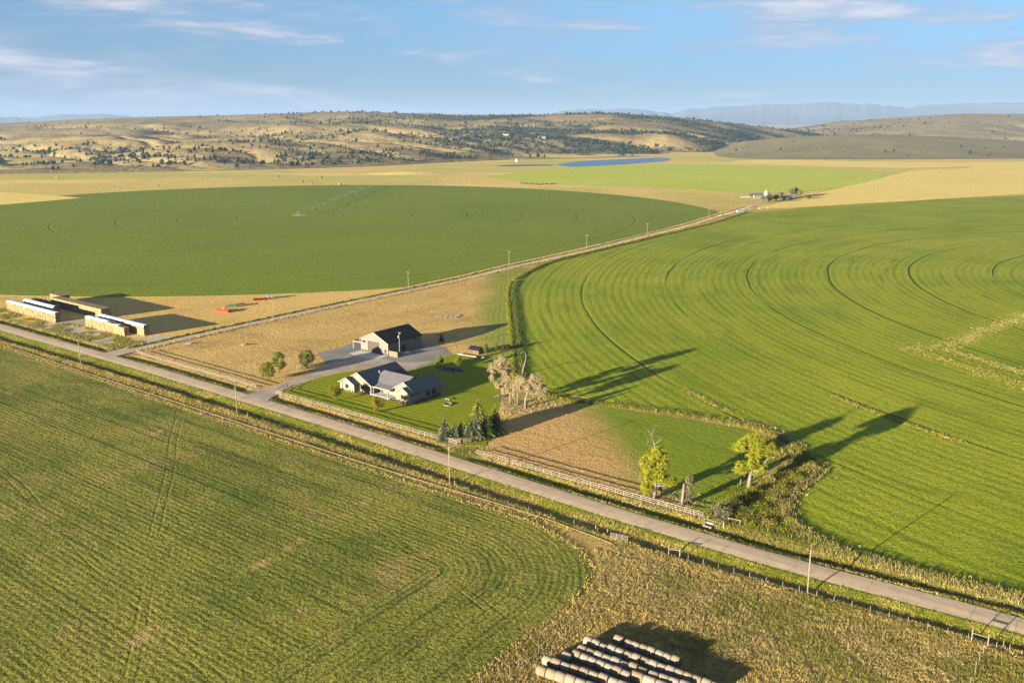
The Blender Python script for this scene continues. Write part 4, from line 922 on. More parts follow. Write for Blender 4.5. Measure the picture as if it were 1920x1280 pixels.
fence_line('row of pale stakes beside the road at the picture corner', [G(1868, 1214), G(1881, 1212), G(1892, 1219), G(1915, 1228), G(1940, 1235)], 1.2, 2)
fence_line('wire fence with old posts between the white pipe and the road', [ST(s, -12.1 + random.uniform(-.2, .2)) for s in np.arange(-55, 75, 6.3)], 1.25)
fence_line('wire fence along the far verge of the road beside the bright field', [ST(s, 10.8 + random.uniform(-.2, .2)) for s in np.arange(96, 190, 5.5)], 1.3)
fence_line('wire fence at the pasture edge beside the lane', [ST(-163.6 - (t - 14) * .008, t) for t in np.arange(15, 265, 7.5)], 1.3)
fence_line('dark wire fence behind the spruces', along(G(900, 826), G(962, 795), 5), 1.4, 3, .06, M_wood)
# irrigation headgate across the road
hg = empty('headgate', (*G(1330, 985), 0), ROAD_A); tag(hg, 'white concrete irrigation headgate in the ditch by the fence end', 'headgate')
MB().box(-1.3, .9, -.9, -.72, -.4, .22).build('wall', M_fence, hg); MB().box(-1.0, .9, .75, .92, -.4, .42).build('wall', M_white, hg)
for x in (-1.3, 2.4): MB().box(x - .08, x + .08, -.1, .1, -.3, 1.5).build('post', M_wood, hg)
MB().box(-1.3, 2.4, -.07, .07, 1.35, 1.5).build('beam', M_wood, hg); MB().box(2.9, 3.1, .9, 1.1, -.2, 1.3).build('post', M_white, hg)
# small marker posts
for q, h, lb in (((464, 782), 1.3, 'short white marker post beside the pole at the driveway'), ((853, 910), 1.2, 'short weathered post beside the pole opposite the plank gate'), ((1139, 997), 1.3, 'pale post standing beside the tube gate'), ((1117, 991), 1.3, 'leaning pale post between white pipe and road'), ((801, 880), 1.1, 'small post and stone behind the white pipe')):
    x, y = G(*q); s, t = toST(x, y); e = empty('marker_post', (x, y, float(ground_z(s, t))), random.random()); tag(e, lb, 'post')
    MB().box(-.09, .09, -.09, .09, -.1, h).build('shaft', M_fence, e); MB().prism([(-.11, -.11), (.11, -.11), (.11, .11), (-.11, .11)], 'z', h, h + .05).build('cap', M_fence, e)

# ------------------------------------------------------------------ white irrigation pipe
pp = [(-210, -14.2), (-196, -13.6), (-160, -14.4), (-133, -14.6), (-90, -14.6), (-48, -14.8), (6, -14.7), (28, -14.2), (47, -13.6), (60, -13.6), (76.5, -15.0)]
P = catmull([ST(*q) for q in pp], False, 9.0); ipipe = empty('irrigation_pipe', (*P[0], .22)); tag(ipipe, 'long white irrigation pipe lying along the edge of the mown field', 'pipe')
for a, b in zip(P, P[1:]):
    q0 = a - P[0]; q1 = b - P[0]; d = (q1 - q0) / np.linalg.norm(q1 - q0)
    s = MB().tube((*(q0 + d * .03), 0.02 * random.random()), (*(q1 - d * .03), 0.02 * random.random()), .085, n=8).build('pipe_section', M_alu, ipipe)
    MB().tube((*(q1 - d * .14), .01), (*(q1 - d * .01), .01), .105, n=8).build('coupler', M_alu, s)

# ------------------------------------------------------------------ trees
ORD = ['first', 'second', 'third', 'fourth', 'fifth', 'sixth', 'seventh', 'eighth', 'ninth', 'tenth', 'eleventh', 'twelfth', 'thirteenth', 'fourteenth', 'fifteenth', 'sixteenth', 'seventeenth', 'eighteenth']
ORD += ['nineteenth', 'twentieth'] + [f'{d}-{u}' for d in ('twenty', 'thirty', 'forty') for u in ORD[:9] + [None] if u]
ORD.insert(29, 'thirtieth'); ORD.insert(39, 'fortieth')
def leaf_cards(C, size, n_per, spread, flat=1.0, rng=RNG, tri=False):
    """small leaf-clump faces scattered round cluster centres C (k,3); spread (k,) radius of each cluster"""
    k = len(C); idx = np.repeat(np.arange(k), n_per); n = len(idx)
    d = np.clip(rng.normal(size=(n, 3)), -2.2, 2.2) * .62
    P = C[idx] + d * spread[idx][:, None] * np.array((1, 1, flat))
    a = rng.normal(size=(n, 3)); a /= np.linalg.norm(a, axis=1)[:, None]; b = np.cross(a, rng.normal(size=(n, 3))); b /= np.linalg.norm(b, axis=1)[:, None]
    s = size * (0.6 + 0.8 * rng.random(n))[:, None]
    if tri:
        V = np.stack([P - a * s - b * s * .5, P + a * s - b * s * .4, P + b * s], 1).reshape(-1, 3); return V, np.arange(3 * n).reshape(n, 3)
    V = np.stack([P - a * s, P - b * s * .6, P + a * s, P + b * s * .6], 1).reshape(-1, 3); return V, np.arange(4 * n).reshape(n, 4)
def limb(mb, p, d, ln, r, depth, tips, rng, bend=0.35, up=0.15, split=3, n=5, shrink=.68):
    pts = [Vector(p)]; rad = [r]; d = Vector(d).normalized()
    for i in range(4):
        d = (d + Vector(rng.normal(size=3)) * bend * .35 + Vector((0, 0, up * .3))).normalized(); pts.append(pts[-1] + d * ln / 4); rad.append(r * (1 - .16 * (i + 1)))
    mb.path(pts, rad, n)
    tips.append((tuple(pts[-1]), depth)); tips.append((tuple(pts[2]), depth))
    if depth > 0:
        for k in range(split):
            w = (d + Vector(rng.normal(size=3)) * .75 + Vector((0, 0, up))).normalized(); q = pts[-1] if k < split - 1 else pts[3]
            limb(mb, q, w, ln * shrink * rng.uniform(.8, 1.15), rad[-1] * .75, depth - 1, tips, rng, bend, up, split, n, shrink)
def tree_obj(label, loc, trunk_mb, bark, V, F, leaf, group=None, name='tree', cat='tree'):
    e = empty(name, loc); tag(e, label, cat, group); trunk_mb.build('trunk', bark, e, True)
    if V is not None: np_mesh('crown', V, F, leaf, e)
    return e
def px_tree(base): x, y = G(*base); s, t = toST(x, y); return (x, y, float(ground_z(s, t)))

def broad(label, base, h, w, leaf, bark=M_barkd, trunk=.28, lean=(0, 0), seed=1, dens=1.0, size=.16, name='tree', stems=1, group=None):
    rng = np.random.default_rng(seed); mb = MB(); tips = []
    for k in range(stems):
        o = Vector((rng.uniform(-.2, .2), rng.uniform(-.2, .2), -.1)) * (stems > 1); d = Vector((lean[0] / h + rng.normal() * .12 * (stems > 1), lean[1] / h + rng.normal() * .12 * (stems > 1), 1))
        limb(mb, o, d, h * trunk * 1.3, max(.05, h * .018), 3, tips, rng, .3, .28, 3, 5, .66)
    T = np.array([t[0] for t in tips]); zt = T[:, 2].max(); T[:, 2] *= h * .90 / zt; ctr = T[:, :2].mean(0); rad = np.abs(T[:, :2] - ctr).max(); k = (w * .42) / max(rad, .1)
    for v in range(len(mb.v)):
        x, y, z = mb.v[v]; f = min(1, z / (h * .3)); kk = 1 + (k - 1) * f; mb.v[v] = (x * kk, y * kk, z * h * .9 / zt)
    T[:, :2] *= k; T = T[T[:, 2] > h * trunk * .8]
    extra = T[rng.integers(0, len(T), len(T) // 2)] + rng.normal(size=(len(T) // 2, 3)) * np.array((w * .08, w * .08, h * .06)); T = np.r_[T, extra]
    T = T[rng.random(len(T)) < .78]; T[:, :2] *= rng.uniform(.75, 1.3, (len(T), 1))
    V, F = leaf_cards(T, size * .62, max(4, int(70 * dens)), np.full(len(T), w * .10) * rng.uniform(.45, 1.6, len(T)), .9, rng)
    return tree_obj(label, px_tree(base), mb, bark, V, F, leaf, group, name)

def conifer(label, base, h, w, mat, seed=1, group=None, loc=None, name='spruce_tree', droop=.18, bare=.06, sparse=1.0):
    rng = np.random.default_rng(seed); mb = MB().path([(0, 0, -.1), (0, 0, h * .5), (0, 0, h * .97)], [h * .02 + .04, h * .013, .02], 6); Vs = []; n = 0
    levels = int(h * 2.6)
    for i in range(levels):
        q = i / (levels - 1); z = h * (bare + (1 - bare) * q); r = w * .80 * (1 - q) ** .9 * rng.uniform(.8, 1.15) + .12; m = max(5, int((6 + 9 * (1 - q)) * sparse)); off = rng.random() * 6.28
        for k in range(m):
            a = off + 2 * math.pi * k / m + rng.normal() * .12; rr = r * rng.uniform(.72, 1.1); d = np.array((math.cos(a), math.sin(a), 0)); sd = np.array((-d[1], d[0], 0))
            segs = max(2, int(rr / .38))
            for j in range(segs):
                u0 = (j + .15) / segs; c = d * rr * u0 + np.array((0, 0, z - droop * rr * u0 + rng.normal() * .05)); s = .30 + .26 * (1 - u0) * min(1, rr)
                up = np.array((0, 0, 1.0)); t_ = rng.normal() * .5; ax = sd * math.cos(t_) + up * math.sin(t_)
                tip = c + d * rr / segs * 1.15 + np.array((0, 0, -.07)); Vs += [c + ax * s, c - ax * s, tip]; Vs += [c + d * .05 + up * s * .55, c - up * s * .25, tip]
    V = np.array(Vs); F = np.arange(len(V)).reshape(-1, 3); return tree_obj(label, loc or px_tree(base), mb, M_barkd, V, F, mat, group, name)

def round_pine(label, base, h, w, seed):
    rng = np.random.default_rng(seed); mb = MB(); tips = []; mb.path([(0, 0, -.1), (.05, 0, h * .45), (0, .05, h * .9)], [.2, .15, .05], 7); C = []
    for i in range(64):
        q = rng.random() ** .8; z = h * (.22 + .72 * q); r = w / 2 * math.sin(math.pi * min(1, .20 + .76 * q)) ** .7 * rng.uniform(.55, 1.0); a = rng.random() * 6.28; c = (r * math.cos(a), r * math.sin(a), z); C.append(c)
        mb.path([(0, 0, z * .86), (c[0] * .6, c[1] * .6, z * .95), c], [.05, .035, .02], 4)
    C = np.array(C); V, F = leaf_cards(C, .13, 170, np.full(len(C), w * .13) * rng.uniform(.75, 1.35, len(C)), .75, rng)
    return tree_obj(label, px_tree(base), mb, M_barkd, V, F, M_needle_ol, 'round pines beside the driveway', 'pine_tree')
round_pine('small round pine closest to the rail fence beside the driveway', (501, 713), 6.8, 5.0, 5)
round_pine('tallest round pine, in the middle of the three by the driveway', (523, 699), 8.0, 5.2, 6)
round_pine('round pine closest to the gravel yard, beside the driveway', (576, 691), 7.2, 5.4, 8)
broad('gold green young tree on the lawn before the house gable', (629, 752), 5.6, 4.8, M_leaf_gold, trunk=.20, seed=21, dens=.9, size=.15, stems=3)
broad('gold green young tree on the lawn before the porch', (707, 773), 5.5, 4.9, M_leaf_gold, trunk=.20, seed=22, dens=.9, size=.15, stems=3)
broad('lime green sapling at the yard end of the stone bed', (825, 687), 5.0, 3.0, M_leaf_lime, trunk=.25, seed=23, dens=.7, size=.14, stems=2)
broad('lime green sapling at the lawn end of the stone bed', (860, 692), 5.2, 3.5, M_leaf_lime, trunk=.25, seed=24, dens=.8, size=.14, stems=2)
broad('small yellow shrub tree right behind the garden shed', (911, 664), 4.4, 2.6, M_leaf_gold, trunk=.12, seed=25, dens=.6, size=.13, stems=2, name='shrub')
broad('thin yellow green sapling between shed and ditch', (931, 661), 4.6, 1.6, M_leaf_lime, trunk=.3, seed=26, dens=.4, size=.12)
broad('round red brown bush by the ditch behind the shed', (941, 660), 2.6, 2.5, M_redbush, trunk=.1, seed=27, dens=.6, size=.12, stems=3, name='shrub')
conifer('tiny dark spruce standing alone in the shadow of the shop', (827.5, 640), 3.2, 1.7, M_needle, 31)
grp = 'spruces at the corner of the lawn'
conifer('slim blue grey spruce at the fence end of the spruce group', (834, 826), 7.4, 3.6, M_needle_bl, 32, grp)
conifer('low blue grey spruce next to the slim one', (852, 826), 6.0, 3.0, M_needle_bl, 33, grp)
conifer('short dark spruce in the middle behind the plank gate', (865, 823), 5.2, 3.4, M_needle, 34, grp)
conifer('short blue grey spruce behind the second gate leaf', (879, 825), 5.4, 3.4, M_needle_bl, 35, grp)
conifer('tall blue spruce in front of the big dark spruce', (893, 824), 7.8, 3.6, M_needle_bl, 36, grp)
conifer('biggest dark green spruce of the group', (897, 814), 11.2, 6.2, M_needle_ol, 37, grp)
conifer('olive spruce on the cottonwood side of the group', (928, 812), 9.0, 4.6, M_needle_ol, 38, grp)
conifer('dark bushy spruce between the big spruce and the olive one', (913, 820), 7.4, 3.8, M_needle, 39, grp)

def cottonwood(label, base, trunk_pts, radii, lobes, leaf, bark, seed, size=.2, dens=26, twigs=7, group=None, sub=6, name='cottonwood_tree'):
    """trunk along given local points; lobes = (centre, radius xyz): limbs run from the trunk into each lobe, leaf clumps hang on twigs"""
    rng = np.random.default_rng(seed); mb = MB(); radii = [r * .72 for r in radii]; mb.path(trunk_pts, radii, 8); C = []; Sp = []; T = [Vector(p) for p in trunk_pts]
    for c, rr in lobes:
        c = Vector(c); st = min(T, key=lambda p: (p - c).length + max(0, p.z - c.z) * 2); r0 = radii[T.index(st)] * .55
        mid = st.lerp(c, .5) + Vector(rng.normal(size=3)) * .35; mb.path([st, mid, c], [r0, r0 * .7, r0 * .45], 6)
        for k in range(sub):
            d = Vector(rng.normal(size=3)); d.z = d.z * .6 + .25; d.normalize(); e = c + Vector((d.x * rr[0], d.y * rr[1], d.z * rr[2])) * rng.uniform(.6, .95); m = c.lerp(e, .5) + Vector(rng.normal(size=3)) * .3
            mb.path([c, m, e], [r0 * .4, r0 * .28, .025], 5)
            for j in range(twigs):
                q = c.lerp(e, rng.uniform(.3, 1.0)); f = q + Vector(rng.normal(size=3)) * .38 * max(rr); f = c + (f - c) * min(1, 1.05 / max(.01, math.sqrt(sum(((f - c)[i] / rr[i]) ** 2 for i in range(3)))))
                mb.path([q, q.lerp(f, .6) + Vector((0, 0, .1)), f], [.035, .025, .012], 3); C.append(tuple(f)); Sp.append(.22 * max(rr) * rng.uniform(.7, 1.5)); C.append(tuple(q.lerp(f, .6))); Sp.append(.17 * max(rr))
    V, F = leaf_cards(np.array(C), size, dens, np.array(Sp), .85, rng) if dens else (None, None)
    return tree_obj(label, px_tree(base), mb, bark, V, F, leaf, group, name)
gw = 'grey cottonwoods at the ditch corner'
cottonwood('tall pale cottonwood leaning towards the house, nearly leafless', (958, 757), [(0, 0, -.2), (-.3, 0, 3.2), (-.9, .2, 6.2), (-1.9, .4, 8.8), (-3.2, .6, 11.3), (-4.2, .8, 13.6)], [.48, .40, .34, .28, .2, .1],
           [((-3.6, .6, 13.2), (2.6, 2.2, 2.1)), ((-5.6, .6, 11.6), (1.7, 1.7, 1.6)), ((-2.0, .6, 11.6), (2.0, 2.0, 1.8)), ((-5.9, .2, 8.6), (1.0, 1.0, 1.2)), ((-2.9, .2, 6.4), (2.1, 1.9, 2.1)), ((-1.6, -.4, 4.9), (1.6, 1.6, 1.6)), ((-1.4, .4, 9.2), (1.5, 1.5, 1.4))], M_leaf_grey, M_bleach, 51, .115, 48, 9, gw)
cottonwood('slender pale cottonwood in the middle of the clump', (970, 760), [(0, 0, -.2), (.1, 0, 3.5), (0, .1, 6.5), (.3, 0, 9.4)], [.42, .36, .26, .1],
           [((0, 0, 5.6), (1.3, 1.3, 2.0)), ((.5, .2, 8.4), (1.3, 1.3, 1.6)), ((-.8, .3, 4.2), (1.2, 1.2, 1.2))], M_leaf_grey, M_bleach, 52, .115, 48, 8, gw)
cottonwood('broad pale cottonwood on the bright field side of the clump', (985, 764), [(0, 0, -.2), (0, 0, 2.8), (.7, .1, 5.0), (1.6, .2, 7.2), (2.4, .2, 9.3)], [.55, .46, .36, .25, .1],
           [((2.6, .2, 9.0), (2.4, 2.0, 1.9)), ((4.6, .2, 7.0), (2.1, 1.9, 2.0)), ((1.4, .3, 6.6), (1.9, 1.9, 1.8)), ((4.4, -.2, 4.4), (1.8, 1.6, 1.5)), ((-.8, .3, 8.4), (1.1, 1.1, 1.5)), ((3.2, .2, 5.8), (1.8, 1.6, 1.3))], M_leaf_grey, M_bleach, 53, .115, 48, 9, gw)
def snag(label, base, pts, radii, branches, bark=M_bleach, group=None):
    e = empty('dead_tree', px_tree(base)); tag(e, label, 'tree', group); MB().path(pts, radii, 8).build('trunk', bark, e, True)
    for b, r in branches: MB().path(b, r, 5).build('branch', bark, e, True)
    return e
snag('bare curved dead trunk behind the cottonwood clump', (979, 702), [(0, 0, -.2), (.5, 0, 2.5), (1.2, 0, 5.2), (1.4, 0, 7.4), (.7, 0, 8.6)], [.3, .25, .18, .13, .08], [([(.7, 0, 8.6), (-.2, .1, 9.3), (-.4, 0, 10.0)], [.08, .05, .02]), ([(.7, 0, 8.6), (.0, .2, 8.3), (-.9, .1, 8.0)], [.07, .05, .02]), ([(.5, 0, 2.6), (-.6, 0, 3.8), (-.9, 0, 4.6)], [.12, .08, .03])])
snag('dark dead trunk standing between the pale cottonwoods', (966, 758), [(0, 0, -.2), (.1, 0, 2.2), (0, .1, 4.6)], [.34, .3, .2], [([(0, 0, 4.2), (-.6, .2, 5.4), (-.5, .2, 6.4)], [.14, .09, .03]), ([(0, .1, 4.5), (.5, 0, 5.6), (.9, 0, 6.2)], [.13, .08, .03])], M_barkd)
# trees in the paddock corner
cottonwood('yellow green cottonwood with a bleached dead top beside the road', (1227, 936), [(0, 0, -.2), (.1, 0, 3.5), (.2, .2, 7.0), (.1, .2, 10.0), (-.2, .2, 13.0), (-.9, .1, 15.4)], [.60, .52, .45, .34, .22, .13],
           [((.4, .2, 11.4), (2.2, 2.0, 1.9)), ((-1.7, .1, 9.6), (2.0, 1.9, 1.9)), ((1.9, .3, 8.9), (1.9, 1.9, 1.9)), ((-2.0, -.2, 6.6), (1.9, 1.8, 2.0)), ((.6, -.6, 6.4), (2.2, 2.0, 2.0)), ((2.6, .1, 4.9), (1.9, 1.7, 1.6)), ((-2.3, -.2, 3.2), (1.4, 1.4, 1.7)), ((4.2, .2, 4.6), (1.0, 1.0, 1.1)), ((1.4, .2, 12.2), (1.2, 1.2, 1.3))], M_leaf_yel, M_bleach, 61, .125, 60, 9, None)
tr = bpy.data.objects.get('cottonwood_tree.003') or [o for o in bpy.data.objects if o.get('label', '').startswith('yellow green cottonwood')][0]
for b, r in (([(-.9, .1, 15.4), (-1.3, 0, 16.6), (-2.2, 0, 17.8), (-2.9, .1, 18.6)], [.13, .1, .06, .02]), ([(-1.2, 0, 16.4), (-.9, .1, 17.8), (-.4, 0, 19.2)], [.10, .07, .02]), ([(-.6, .1, 14.6), (-2.0, .3, 15.0), (-2.6, .2, 15.8)], [.09, .06, .02]), ([(-.5, .1, 14.2), (.5, -.2, 15.2), (.7, -.2, 16.4)], [.09, .06, .02]), ([(.6, -.2, 15.0), (1.1, -.1, 15.6), (1.3, 0, 16.2)], [.05, .04, .02]), ([(-1.9, .25, 15.0), (-2.4, .2, 14.3), (-2.3, .2, 13.6)], [.05, .04, .02])):
    MB().path(b, r, 5).build('dead_branch', M_bleach, tr, True)
snag('second bare trunk behind the yellow green cottonwood', (1237, 928), [(0, 0, -.2), (.1, 0, 2.4), (.2, 0, 4.8)], [.4, .34, .2], [([(.2, 0, 4.6), (.7, 0, 5.6), (1.1, .1, 6.4)], [.14, .09, .03])], M_bark)
snag('bleached stump beside the leafy willow column', (1279, 947), [(0, 0, -.2), (0, 0, 1.5), (.15, 0, 3.4), (.2, 0, 5.6)], [.42, .36, .32, .24], [([(.1, 0, 2.0), (.5, 0, 3.0), (.6, 0, 4.0)], [.12, .09, .04])])
cottonwood('narrow grey green willow column behind the stump', (1288, 945), [(0, 0, -.1), (.2, .1, 2.5), (.4, .1, 5.0), (.6, .2, 6.6)], [.2, .16, .12, .05], [((.2, .1, 1.8), (1.0, 1.0, 1.3)), ((.3, .1, 3.4), (1.0, 1.0, 1.3)), ((.5, .1, 5.0), (1.0, 1.0, 1.3)), ((.4, .1, 6.2), (.7, .7, 1.0))], M_leaf_wil, M_barkd, 63, .11, 60, 8, None, 6, 'willow_tree')
cottonwood('big yellow green cottonwood with a thick white trunk by the weedy ditch', (1404, 913), [(0, 0, -.3), (.1, 0, 2.4), (.4, .1, 4.6), (.9, .2, 6.6), (1.3, .2, 8.6), (1.0, .2, 10.8)], [.85, .62, .52, .4, .3, .15],
           [((.4, .2, 11.6), (2.8, 2.2, 1.7)), ((-2.3, .2, 10.4), (2.0, 1.9, 1.7)), ((3.2, .2, 10.0), (2.4, 2.0, 1.8)), ((1.0, -.2, 8.6), (1.9, 1.8, 1.6)), ((-2.4, -.2, 5.2), (1.9, 1.6, 1.4)), ((.2, -.4, 6.4), (1.5, 1.4, 1.2)), ((2.9, .3, 5.2), (1.3, 1.3, 1.3)), ((5.0, .3, 10.2), (1.3, 1.2, 1.3)), ((1.6, 0, 3.4), (.8, .8, .7))], M_leaf_yel, M_bleach, 64, .125, 60, 9, None)
tr = [o for o in bpy.data.objects if o.get('label', '').startswith('big yellow green cottonwood')][0]
for b, r in (([(.4, .1, 4.2), (2.0, .2, 4.6), (3.4, .2, 6.0), (4.2, .2, 7.4), (5.6, .2, 8.4)], [.36, .3, .22, .14, .08]), ([(5.6, .2, 8.4), (6.6, .2, 8.9), (7.6, .2, 9.0)], [.08, .05, .02]), ([(5.6, .2, 8.4), (6.3, .2, 9.6), (7.1, .2, 10.8)], [.08, .05, .02]), ([(6.3, .2, 9.6), (6.0, .1, 10.4), (6.1, .1, 11.0)], [.04, .03, .015]), ([(-1.2, 0, 4.6), (-3.2, 0, 4.4), (-4.4, .1, 4.9)], [.1, .06, .02])):
    MB().path(b, r, 6).build('bare_branch', M_bleach, tr, True)
snag('short grey stump left of the thick white trunk', (1388, 911), [(0, 0, -.1), (0, 0, 1.0), (.05, 0, 1.9)], [.2, .18, .13], [([(.0, 0, .8), (.25, 0, 1.4)], [.07, .03])], M_bark)

def bush(label, base, w, h, mat, seed, group=None, n=26, size=.13, name='shrub', loc=None):
    rng = np.random.default_rng(seed); mb = MB(); C = []
    for i in range(n):
        a = rng.random() * 6.28; r = w / 2 * math.sqrt(rng.random()) * .85; z = h * (.25 + .62 * rng.random() * (1 - (r / (w / 2)) ** 2 * .6)); C.append((r * math.cos(a), r * math.sin(a), z))
        mb.path([(r * .2 * math.cos(a), r * .2 * math.sin(a), -.05), (r * .7 * math.cos(a), r * .7 * math.sin(a), z * .6), C[-1]], [.035, .025, .012], 3)
    V, F = leaf_cards(np.array(C), size, 22, np.full(n, w * .14) * rng.uniform(.7, 1.4, n), .85, rng)
    e = empty(name, loc or px_tree(base)); tag(e, label, 'shrub', group); mb.build('stems', M_barkd, e); np_mesh('foliage', V, F, mat, e); return e
bush('large grey willow bush above the white headgate', (1347, 972), 6.0, 3.6, M_leaf_wil, 71, None, 60, .14)
bush('grey green bush behind the headgate in the ditch', (1372, 952), 5.0, 3.0, M_bush, 72, None, 50, .14)
ditch = 'green bushes along the weedy ditch'
for i, (q, w, h) in enumerate([((1392, 938), 4.0, 2.0), ((1415, 925), 4.0, 1.8), ((1440, 905), 4.5, 1.7), ((1470, 886), 4.0, 1.6), ((1500, 868), 4.0, 1.6), ((1518, 876), 3.6, 1.5), ((1395, 965), 4.6, 1.8), ((1425, 958), 5.0, 1.9), ((1452, 946), 4.6, 1.7), ((1468, 920), 4.2, 1.6), ((1495, 900), 4.0, 1.5), ((1440, 985), 4.4, 1.4), ((1330, 968), 3.0, 2.0), ((1408, 985), 3.6, 1.5)]):
    bush(f'{ORD[i]} green bush of the weedy ditch, counted from the headgate outward', q, w, h, [M_bush, M_grass_grn, M_grass_olv][i % 3], 80 + i, ditch, 34, .13)
# shrubs round the house
hs = 'low shrubs along the house walls'
for i, (s, t, w, h, m) in enumerate([(-57.6, 27.3, 1.3, .9, 2), (-56.2, 27.2, 1.0, .7, 0), (-54.3, 27.2, 1.1, .8, 1), (-52.6, 27.2, 1.0, .8, 1), (-50.4, 29.5, 1.1, .8, 3), (-48.9, 29.5, 1.0, .7, 3), (-46.9, 29.4, 1.2, .8, 3), (-35.6, 29.5, 1.0, .7, 0), (-34.2, 29.4, 1.1, .9, 2), (-32.9, 29.4, 1.2, 1.0, 3), (-31.2, 29.5, 1.2, 1.1, 3), (-29.6, 29.4, 1.2, 1.0, 2), (-27.8, 29.6, 1.3, 1.1, 1)]):
    x, y = ST(s, t); bush(f'{ORD[i]} low garden shrub along the sunny house front, from the lane end', None, w, h, [M_bush, M_grass_dry, M_redbush, M_leaf_wil][m], 110 + i, hs, 14, .09, 'garden_shrub', (x, y, .07))
for i, t in enumerate((33.0, 34.6, 36.2, 37.6, 39.4, 41.2, 43.0)):
    x, y = ST(-26.9, t); bush(f'{ORD[i]} dark low shrub along the shaded house side, from the front corner', None, 1.2, .85, M_grass_dk, 130 + i, 'low shrubs in the shade of the house', 12, .09, 'garden_shrub', (x, y, .07))
# stone bed with the saplings
bc = np.array(G(843, 693)); th = np.linspace(0, 2 * math.pi, 40, endpoint=False); ang = ROAD_A + R(9)
def bedp(a, k=1.0): u = 5.6 * k * math.cos(a); v = 2.5 * k * math.sin(a); return (bc[0] + u * math.cos(ang) - v * math.sin(ang), bc[1] + u * math.sin(ang) + v * math.cos(ang))
M_mulch = plain('dark_mulch', (0.04, 0.032, 0.027), 0.95, 0.4, 3.0, 0.08)
sheet('stone_bed', np.array([bedp(a) for a in th]), .13, M_mulch, 'oval bed of dark mulch and stones on the lawn', 'flower bed', .05)
def rock_mesh(seed, r):
    bm = bmesh.new(); bmesh.ops.create_icosphere(bm, subdivisions=2, radius=r); rg = np.random.default_rng(seed); k = rg.normal(size=3) * 2
    for v in bm.verts: n = 1 + .28 * math.sin(3.1 * v.co.x / r + k[0]) * math.cos(2.7 * v.co.y / r + k[1]) + .12 * math.sin(5 * v.co.z / r + k[2]); v.co = Vector((v.co.x * n * 1.2, v.co.y * n, v.co.z * n * .65))
    me = bpy.data.meshes.new('boulder'); bm.to_mesh(me); bm.free(); me.materials.append(M_stone); return me
rocks = [rock_mesh(i, .5) for i in range(4)]
for i in range(22):
    a = random.uniform(0, 6.28); k = random.uniform(.15, .86); x, y = bedp(a, math.sqrt(k)); o = bpy.data.objects.new('boulder', rocks[i % 4]); COL.objects.link(o); s = random.uniform(.5, 1.15); o.location = (x, y, .17); o.scale = (s, s, s); o.rotation_euler = (0, 0, random.uniform(0, 6))
    tag(o, 'grey garden boulder lying in the oval stone bed', 'boulder', 'boulders of the stone bed')
for i in range(34):
    a = 2 * math.pi * i / 34; x, y = bedp(a, 1.04); o = bpy.data.objects.new('edging_stone', rocks[i % 4]); COL.objects.link(o); o.location = (x, y, .12); o.scale = (.62, .42, .45); o.rotation_euler = (0, 0, ang + math.atan2(2.5 * math.cos(a), -5.6 * math.sin(a)))
    tag(o, 'pale edging stone in the ring round the oval stone bed', 'stone', 'edging stones of the stone bed')
for i in range(5):
    x, y = bedp(i * 1.25 + .5, .6); bush('small dark plant among the boulders of the oval stone bed', None, .9, .7, M_grass_dk, 140 + i, 'plants in the stone bed', 10, .08, 'garden_plant', (x, y, .14))
# fire pit and stone ring seat on the lawn
fp = empty('fire_pit', (*G(840, 759), .07)); tag(fp, 'round stone fire pit on the lawn near the spruces', 'fire pit')
for k in range(18): a = 2 * math.pi * k / 18; o = MB().box(-.22, .22, -.15, .15, 0, .35).build('stone', M_stone, fp); o.location = (1.25 * math.cos(a), 1.25 * math.sin(a), 0); o.rotation_euler = (0, 0, a + math.pi / 2)
MB().lathe([(1.05, .02), (1.05, .06), (.05, .12)], 18).build('ashes', M_mulch, fp)
bn = empty('stone_bench', (*G(839, 750), .07), ROAD_A); tag(bn, 'pale stone garden bench on the lawn above the fire pit', 'bench'); MB().box(-.85, .85, -.24, .24, .38, .48).build('seat', M_white, bn)
for x in (-.6, .6): MB().box(x - .12, x + .12, -.2, .2, 0, .38).build('leg', M_white, bn)

# ------------------------------------------------------------------ round bales in front
bm_ = MB(); prof = [(.02, -.76), (.70, -.76), (.80, -.69), (.815, 0), (.80, .69), (.70, .76), (.02, .76)]
V = []; Fq = []; nn = 22
for r, x in prof:
    for k in range(nn): a = 2 * math.pi * k / nn; z = .80 + r * math.sin(a); V.append((x, r * math.cos(a) * 1.02, max(z, .02) if z > .1 else .03 + z * .2))
for i in range(len(prof) - 1):
    for k in range(nn): j = (k + 1) % nn; Fq.append((i * nn + k, i * nn + j, (i + 1) * nn + j, (i + 1) * nn + k))
rb = bpy.data.meshes.new('round_bale'); rb.from_pydata(V, [], [f[::-1] for f in Fq]); rb.update(); rb.polygons.foreach_set('use_smooth', [True] * len(rb.polygons)); rb.materials.append(M_rbale)
def zb(x, y): return G(1000 + x / 5.486, 1170 + y / 5.486, .9)
rows_ = [('the row closest to the road', [(885, 150), None, (985, 195), (1470, 375)], 7), ('the longest row', [(570, 175), (1010, 335), (1420, 480), (1880, 640)], 16), ('the bowed middle row', [(510, 262), (700, 335), (1130, 478)], 8), ('the pale row beside the bowed one', [(350, 325), None, (450, 315), (960, 520)], 7), ('the short run below the bowed row', [(1240, 530), (1560, 625)], 4), ('the short run below the pale row', [(1075, 535), (1330, 625)], 3), ('the second tan row from the mown field', [(150, 370), (930, 625)], 9), ('the tan row closest to the mown field', [(90, 475), (600, 640)], 6)]
